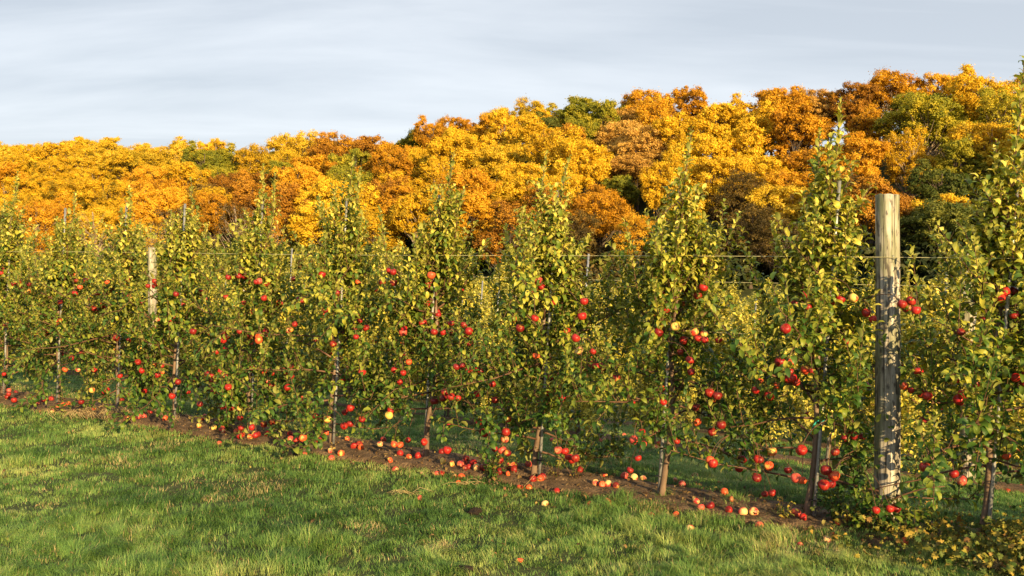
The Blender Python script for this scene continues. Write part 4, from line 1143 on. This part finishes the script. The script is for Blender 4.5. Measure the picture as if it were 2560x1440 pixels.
# ------------------------------------------------------------------ the wooded hill
def crown_proto(seed, shape, nclump, leafs, lsize):
    """A full-size tree 15 units tall: limbs mesh and a crown of leaf-sized faces gathered in clumps."""
    r = np.random.default_rng(seed)
    rx, rz, zc = shape
    centers_, rad = [], []
    tries = 0
    subs = [(np.array([0, 0, zc + rz * .1]), .74)]
    for q in range(5):
        a_ = q * 1.257 + r.uniform(-.5, .5)
        subs.append((np.array([math.cos(a_) * rx * .55, math.sin(a_) * rx * .55, zc + r.uniform(-.55, .45) * rz]), r.uniform(.36, .56)))
    while len(centers_) < nclump and tries < 4000:
        tries += 1
        d = r.normal(0, 1, 3); d /= np.linalg.norm(d)
        f = r.uniform(.45, 1.0) ** .6
        so_, ss_ = subs[r.integers(len(subs))]
        c = so_ + np.array([d[0] * rx * f, d[1] * rx * f, d[2] * rz * f]) * ss_
        if c[2] > zc + rz * 1.05: continue
        if c[2] < 2.6: continue
        rr = r.uniform(.38, 1.0)
        if centers_ and min(np.linalg.norm(c - q) / (rr + w) for q, w in zip(centers_, rad)) < .86: continue
        centers_.append(c); rad.append(rr)
    C = np.array(centers_); Rd = np.array(rad)
    per = (leafs * 2.2 * Rd ** 2 / (Rd ** 2).sum()).astype(int)
    ci = np.repeat(np.arange(len(C)), per); n = len(ci)
    d = r.normal(0, 1, (n, 3)); d /= np.linalg.norm(d, axis=1)[:, None]
    # sprays: bias leaves into little bunches inside each clump
    bn = r.integers(0, 16, n); bd = np.random.default_rng(seed + 1).normal(0, 1, (len(C), 16, 3)); bd /= np.linalg.norm(bd, axis=2)[..., None]
    d2 = bd[ci, bn] + d * .55
    rr = Rd[ci] * (.62 + .62 * r.random(n)) * np.random.default_rng(seed + 2).uniform(.75, 1.25, (len(C), 16))[ci, bn]
    rr = rr * np.where(r.random(n) < .14, r.uniform(1.05, 1.75, n), 1.0)      # loose outer sprays
    off = d2 / np.linalg.norm(d2, axis=1)[:, None] * rr[:, None]
    off[:, 2] *= .8
    pos = C[ci] + off
    nrm = off / (np.linalg.norm(off, axis=1)[:, None] + 1e-9) * .9 + r.normal(0, .5, (n, 3)) + np.array([0, 0, .35])
    nrm /= np.linalg.norm(nrm, axis=1)[:, None]
    t1 = np.cross(nrm, r.normal(0, 1, (n, 3))); t1 /= np.linalg.norm(t1, axis=1)[:, None] + 1e-9
    t2 = np.cross(nrm, t1)
    s = lsize * .70 * r.uniform(.55, 1.35, n)[:, None]
    V = np.stack([pos - t1 * s * .6, pos - t2 * s * .38, pos + t1 * s * .6 + nrm * s * -.12, pos + t2 * s * .38], 1).reshape(-1, 3)
    Q = (np.arange(n) * 4)[:, None] + np.arange(4)[None]
    # limbs
    bg = Bag()
    top = np.array([r.normal(0, .4), r.normal(0, .4), zc + rz * .6])
    tz = np.linspace(0, 1, 10)
    trunkP = np.array([(top[0] * t + .25 * math.sin(t * 5 + seed), top[1] * t + .25 * math.cos(t * 4 + seed), -.6 + (top[2] + .6) * t) for t in tz])
    v, f = tube(trunkP, np.interp(tz, [0, .08, 1], [.34, .24, .06]), 8); bg.add(v, f)
    for k, c in enumerate(C):
        t0 = np.clip((c[2] - 1.8 - r.uniform(.8, 2.2)) / top[2], .22, .9)
        b = np.array([np.interp(t0, tz, trunkP[:, m]) for m in range(3)])
        mid = (b + c) / 2 + np.array([0, 0, -.25]) + r.normal(0, .2, 3)
        w = .10 * (1 - t0) + .03
        v, f = tube(np.array([b, (b + mid) / 2 - [0, 0, .08], mid, (mid + c) / 2, c]), [w, w * .8, w * .6, w * .4, w * .2], 5, False); bg.add(v, f)
        for e in range(4):
            q = C[k] + bd[k, e] * Rd[k] * .9
            v, f = tube(np.array([c - (c - mid) * .2, (c + q) / 2, q]), [w * .3, w * .22, w * .1], 3, False); bg.add(v, f)
    return V, Q, bg.get()
SHAPES = [((4.3, 4.8, 9.4), 85, 15000, .30), ((3.6, 5.4, 9.2), 75, 14000, .28), ((5.0, 4.4, 9.6), 100, 16500, .30), ((4.0, 5.6, 9.0), 80, 9500, .27), ((2.9, 5.2, 9.8), 55, 8000, .28), ((4.6, 5.2, 9.4), 80, 6500, .27), ((3.8, 4.6, 10.0), 70, 12000, .33), ((3.6, 4.8, 9.6), 60, 1500, .27)]
CROWN = {}
CPROTO = []
for k, (sh, nc, nl, ls) in enumerate(SHAPES):
    V, Q, (tv, tf) = crown_proto(900 + k * 5, sh, nc, nl, ls)
    CPROTO.append((V, Q, tv, tf))
def crown_mesh(k, hue):
    if (k, hue) not in CROWN:
        key0 = [q for q in CROWN if q[0] == k]
        if key0:
            me = CROWN[key0[0]].copy(); me.materials.clear(); me.materials.append(M['crown_' + hue])
        else:
            V, Q, _, _ = CPROTO[k]; me = tri_mesh('crown', V, Q, M['crown_' + hue], False)
        CROWN[(k, hue)] = me
    return CROWN[(k, hue)]
TRUNKM = {}
def trunk_mesh(k, pale):
    if (k, pale) not in TRUNKM:
        TRUNKM[(k, pale)] = tri_mesh('trunk', CPROTO[k][2], CPROTO[k][3], M['pale_bark' if pale else 'forest_bark'])
    return TRUNKM[(k, pale)]

# what colour the wood shows where (photo x, y of the crown middle): nearest entry wins when close
HUE_AT = [(560,425,'lime'),(395,500,'orange'),(280,490,'golden'),(150,385,'golden'),(60,400,'golden'),(450,365,'yellow'),(350,370,'yellow'),(520,350,'golden'),(230,370,'yellow'),(30,370,'yellow'),
 (620,470,'rust'),(700,500,'rust'),(640,520,'rust'),(740,380,'yellow'),(700,370,'lime'),(830,350,'orange'),(900,345,'rust'),(860,410,'lime'),(1000,340,'lime'),(790,450,'orange'),(800,400,'rust'),
 (1150,300,'orange'),(1100,310,'orange'),(1230,390,'yellow'),(1180,400,'golden'),(1050,420,'golden'),(1000,400,'orange'),(1100,480,'golden'),(1200,500,'orange'),(1290,470,'golden'),(1320,250,'yellow'),(1330,300,'golden'),(1490,240,'orange'),(1440,250,'orange'),
 (1390,300,'lime'),(1460,300,'lime'),(1620,250,'orange'),(1700,260,'orange'),(1780,250,'orange'),(1590,350,'peach'),(1540,400,'peach'),(1640,380,'golden'),(1600,520,'orange'),(1560,560,'orange'),(1700,420,'golden'),(1850,330,'golden'),(1800,400,'golden'),(1730,480,'yellow'),(1900,400,'golden'),
 (1500,340,'lime'),(1400,420,'golden'),(1880,480,'brown'),(1840,540,'brown'),(1900,250,'orange'),(1960,230,'golden'),(2060,220,'golden'),(2010,250,'peach'),(1990,370,'orange'),(2100,310,'orange'),(2180,300,'orange'),(2180,220,'rust'),(2230,190,'orange'),(2300,190,'orange'),
 (2380,280,'lime'),(2450,250,'golden'),(2330,330,'lime'),(2500,300,'lime'),(2480,350,'golden'),(2250,330,'golden'),(2420,330,'yellow'),(2480,200,'golden'),(2530,180,'yellow'),(2350,420,'green'),(2300,440,'green'),(2420,400,'lime'),(2180,400,'orange'),(2050,440,'orange'),(2000,450,'orange'),(2280,520,'rust'),(2450,480,'brown'),(2200,560,'rust'),(2300,620,'brown'),
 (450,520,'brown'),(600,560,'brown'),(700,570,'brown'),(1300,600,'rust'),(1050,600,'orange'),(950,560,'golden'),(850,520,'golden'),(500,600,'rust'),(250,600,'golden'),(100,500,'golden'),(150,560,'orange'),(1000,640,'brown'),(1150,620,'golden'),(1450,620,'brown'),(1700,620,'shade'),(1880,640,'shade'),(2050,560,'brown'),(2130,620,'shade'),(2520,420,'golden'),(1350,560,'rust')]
HN = {'golden': 'golden yellow', 'orange': 'bright orange', 'rust': 'rust brown', 'yellow': 'clear yellow', 'lime': 'yellow green', 'green': 'dark green', 'peach': 'pale peach', 'brown': 'thin brownish', 'shade': 'shade coloured'}
def hue_for(px, py):
    d = [((px - a) ** 2 + (1.3 * (py - b)) ** 2, h) for a, b, h in HUE_AT]
    d.sort()
    if d[0][0] < 75 ** 2: return d[0][1]
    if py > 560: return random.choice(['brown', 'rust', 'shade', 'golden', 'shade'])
    if px < 700: return random.choice(['golden', 'golden', 'golden', 'orange', 'yellow', 'yellow'])
    return random.choice(['golden', 'orange', 'yellow', 'golden', 'golden', 'rust', 'golden', 'lime'])
def hill_where(px):
    cs = [(t['bx'] + 45, t) for t in in_frame]
    if abs(px - 2217) < 40: return 'above the thick post'
    best = min(cs, key=lambda c: abs(c[0] - px))
    if px < 0: return 'at the left frame edge'
    return 'above the %s apple spire' % best[1]['ord'] if abs(best[0] - px) < 60 or px > 2500 else 'between %s and %s apple spires' % (
        (cs[max(0, [c[0] for c in cs].index(best[0]) - (1 if px < best[0] else 0))][1]['ord']), (cs[min(len(cs) - 1, [c[0] for c in cs].index(best[0]) + (0 if px < best[0] else 1))][1]['ord']))
random.seed(23)
placed = []
def try_tree(x, y, hue=None, h=None, force=False, k=None):
    for (a, b) in placed:
        if (a - x) ** 2 + (b - y) ** 2 < (4.9 ** 2 if not force else 1): return False
    placed.append((x, y))
    px = 1280 + F * x / y
    z = float(ground_z(x, y)) - .2
    hh = h or TREE_H * random.choice([random.uniform(.74, .95), random.uniform(.9, 1.08), random.uniform(.95, 1.18)])
    t = (y - foot_d(px)) / (ridge_d(px) - foot_d(px))
    pyc = HORIZON - (z + hh * .68 - HC) / y * F
    hue = hue or hue_for(px, pyc)
    zone = 'hill crest' if t > .8 else ('upper slope' if t > .52 else ('lower slope' if t > .22 else 'hill foot'))
    if k is None:
        k = random.choice([3, 4, 5]) if hue == 'brown' else random.choice([0, 1, 2, 6, 0, 1, 2, 3])
    if hue in ('lime', 'green') and k in (4, 5): k = 2
    lab = '%s tree on %s %s' % (HN[hue], zone, hill_where(px))
    root = add_obj('autumn_tree', None, loc=(x, y, z), label=lab, cat='tree', group='autumn trees on the wooded hill')
    root.rotation_euler = (0, 0, random.random() * 6.28)
    sw = random.uniform(.85, 1.2) * (hh + TREE_H) / 2 / 15.0 * 1.12
    root.scale = (sw, sw, hh / 15.0)
    o = bpy.data.objects.new('crown', crown_mesh(k, hue)); COL.objects.link(o); o.parent = root
    pale = k == 7 or (px < 700 and random.random() < .4) or random.random() < .1
    o = bpy.data.objects.new('trunk', trunk_mesh(k, pale)); COL.objects.link(o); o.parent = root
    return True
# trees that stand out, set first
for px, t, hue, k in ((555, .55, 'lime', 2), (395, .25, 'orange', 0), (1235, .45, 'yellow', 0), (1590, .5, 'peach', 2), (1620, 1.0, 'orange', 2), (1730, 1.0, 'orange', 0), (2350, .0, 'green', 2), (2400, .45, 'lime', 0), (2400, 1.0, 'golden', 1), (2440, .97, 'lime', 0), (2500, 1.0, 'golden', 2), (2460, .8, 'golden', 1), (2550, .9, 'yellow', 1), (2330, 1.0, 'orange', 0), (2480, .5, 'golden', 2), (1360, .75, 'green', 1), (380, .0, 'golden', 7), (420, .05, 'brown', 7), (680, .02, 'orange', 7), (590, .03, 'brown', 7), (240, .03, 'yellow', 7), (1420, .02, 'brown', 5), (1960, .0, 'brown', 5),
                      (2230, .98, 'orange', 2), (1320, 1.0, 'yellow', 4), (1150, 1.0, 'orange', 2), (1850, .5, 'golden', 1), (1880, .05, 'brown', 5), (450, 1.0, 'yellow', 1), (150, 1.0, 'golden', 1), (520, 1.0, 'golden', 4), (1590, .02, 'orange', 5), (700, .35, 'rust', 3), (2000, .3, 'orange', 2)):
    d = foot_d(px) + (ridge_d(px) - foot_d(px)) * t
    try_tree((px - 1280) / F * d, d, hue, 9.6 if hue == 'green' else None, True, k)
# crest line
for px in np.arange(-150, 2720, 52):
    d = ridge_d(px) * random.uniform(.97, 1.02)
    try_tree((px + random.uniform(-15, 15) - 1280) / F * d, d, None, TREE_H * random.choice([.82, .9, 1.0, 1.1]) * random.uniform(.96, 1.04))
for px in np.arange(-140, 2720, 74):          # a second line just over the brow
    d = ridge_d(px) * 1.055
    try_tree((px + random.uniform(-12, 12) - 1280) / F * d, d, None, TREE_H * random.uniform(.72, .92))
cnt = 0
for _ in range(6000):
    px = random.uniform(-150, 2710); t = random.random() ** .9
    d = foot_d(px) + (ridge_d(px) - foot_d(px)) * t
    if try_tree((px - 1280) / F * d, d): cnt += 1
print('hill trees', len(placed))

# shrubs along the wood's edge
def shrub_proto(seed):
    r = np.random.default_rng(seed); n = 3500
    cs = r.normal(0, 1, (14, 3)) * [1.1, 1.1, .5] + [0, 0, 1.5]
    ci = r.integers(0, 14, n); d = r.normal(0, 1, (n, 3)); d /= np.linalg.norm(d, axis=1)[:, None]
    pos = cs[ci] + d * r.uniform(.5, .95, (n, 1)); pos[:, 2] = np.maximum(pos[:, 2], .1)
    nrm = d + r.normal(0, .5, (n, 3)); nrm /= np.linalg.norm(nrm, axis=1)[:, None]
    t1 = np.cross(nrm, r.normal(0, 1, (n, 3))); t1 /= np.linalg.norm(t1, axis=1)[:, None]; t2 = np.cross(nrm, t1)
    s = .22 * r.uniform(.6, 1.3, (n, 1))
    V = np.stack([pos - t1 * s, pos - t2 * s * .5, pos + t1 * s, pos + t2 * s * .5], 1).reshape(-1, 3)
    bg = Bag()
    for c in cs:
        v, f = tube(np.array([[0, 0, -.2], c * .5, c]), [.05, .03, .01], 4, False); bg.add(v, f)
    return V, (np.arange(n) * 4)[:, None] + np.arange(4)[None], bg.get()
SH = []
for k, hue in enumerate(('shade', 'brown', 'shade', 'green')):  # bush colours kept dark to carry the shade beneath the trees
    V, Q, (v, f) = shrub_proto(700 + k)
    SH.append((tri_mesh('foliage', V, Q, M['crown_' + hue], False), tri_mesh('stem', v, f, M['forest_bark']), hue))
for j in range(70):
    px = -140 + j * 41 + random.uniform(-15, 15)
    d = foot_d(px) + random.uniform(0, 9)
    x = (px - 1280) / F * d
    fo, st, hue = random.choice(SH)
    root = add_obj('shrub', None, loc=(x, d, float(ground_z(x, d))), label='%s bush at wood edge %s' % (HN[hue], hill_where(px)), cat='bush', group='bushes along the edge of the wood')
    q = random.uniform(.9, 1.7); root.scale = (q, q, q); root.rotation_euler = (0, 0, random.random() * 6)
    o = bpy.data.objects.new('foliage', fo); COL.objects.link(o); o.parent = root; o['kind'] = 'stuff'
    o = bpy.data.objects.new('stem', st); COL.objects.link(o); o.parent = root

# alike labels are told apart by their order from left to right
NUM = {2: 'two', 3: 'three', 4: 'four', 5: 'five', 6: 'six', 7: 'seven', 8: 'eight', 9: 'nine', 10: 'ten', 11: 'eleven', 12: 'twelve'}
bylab = {}
for o in bpy.data.objects:
    if o.parent is None and o.get('label') and o.get('category'):
        bylab.setdefault(o['label'], []).append(o)
for lab, os_ in bylab.items():
    n = len(os_)
    if n < 2 or 'near side' in lab: continue
    os_.sort(key=lambda o: o.location.x / max(o.location.y, .1))
    for k, o in enumerate(os_):
        if k == 0: w = 'leftmost of %s,' % NUM.get(n, 'many')
        elif k == n - 1: w = 'rightmost of %s,' % NUM.get(n, 'many')
        elif n == 3: w = 'middle of three,'
        else: w = '%s from left of %s,' % (ORD[k], NUM.get(n, 'many')) if len(lab.split()) < 12 else '%s of %s,' % (ORD[k], NUM.get(n, 'many'))
        o['label'] = w + ' ' + lab
for o in bpy.data.objects:
    if o.get('label') and len(o['label'].split()) > 16: print('LONG', o['label'])
print('objects', len(bpy.data.objects))
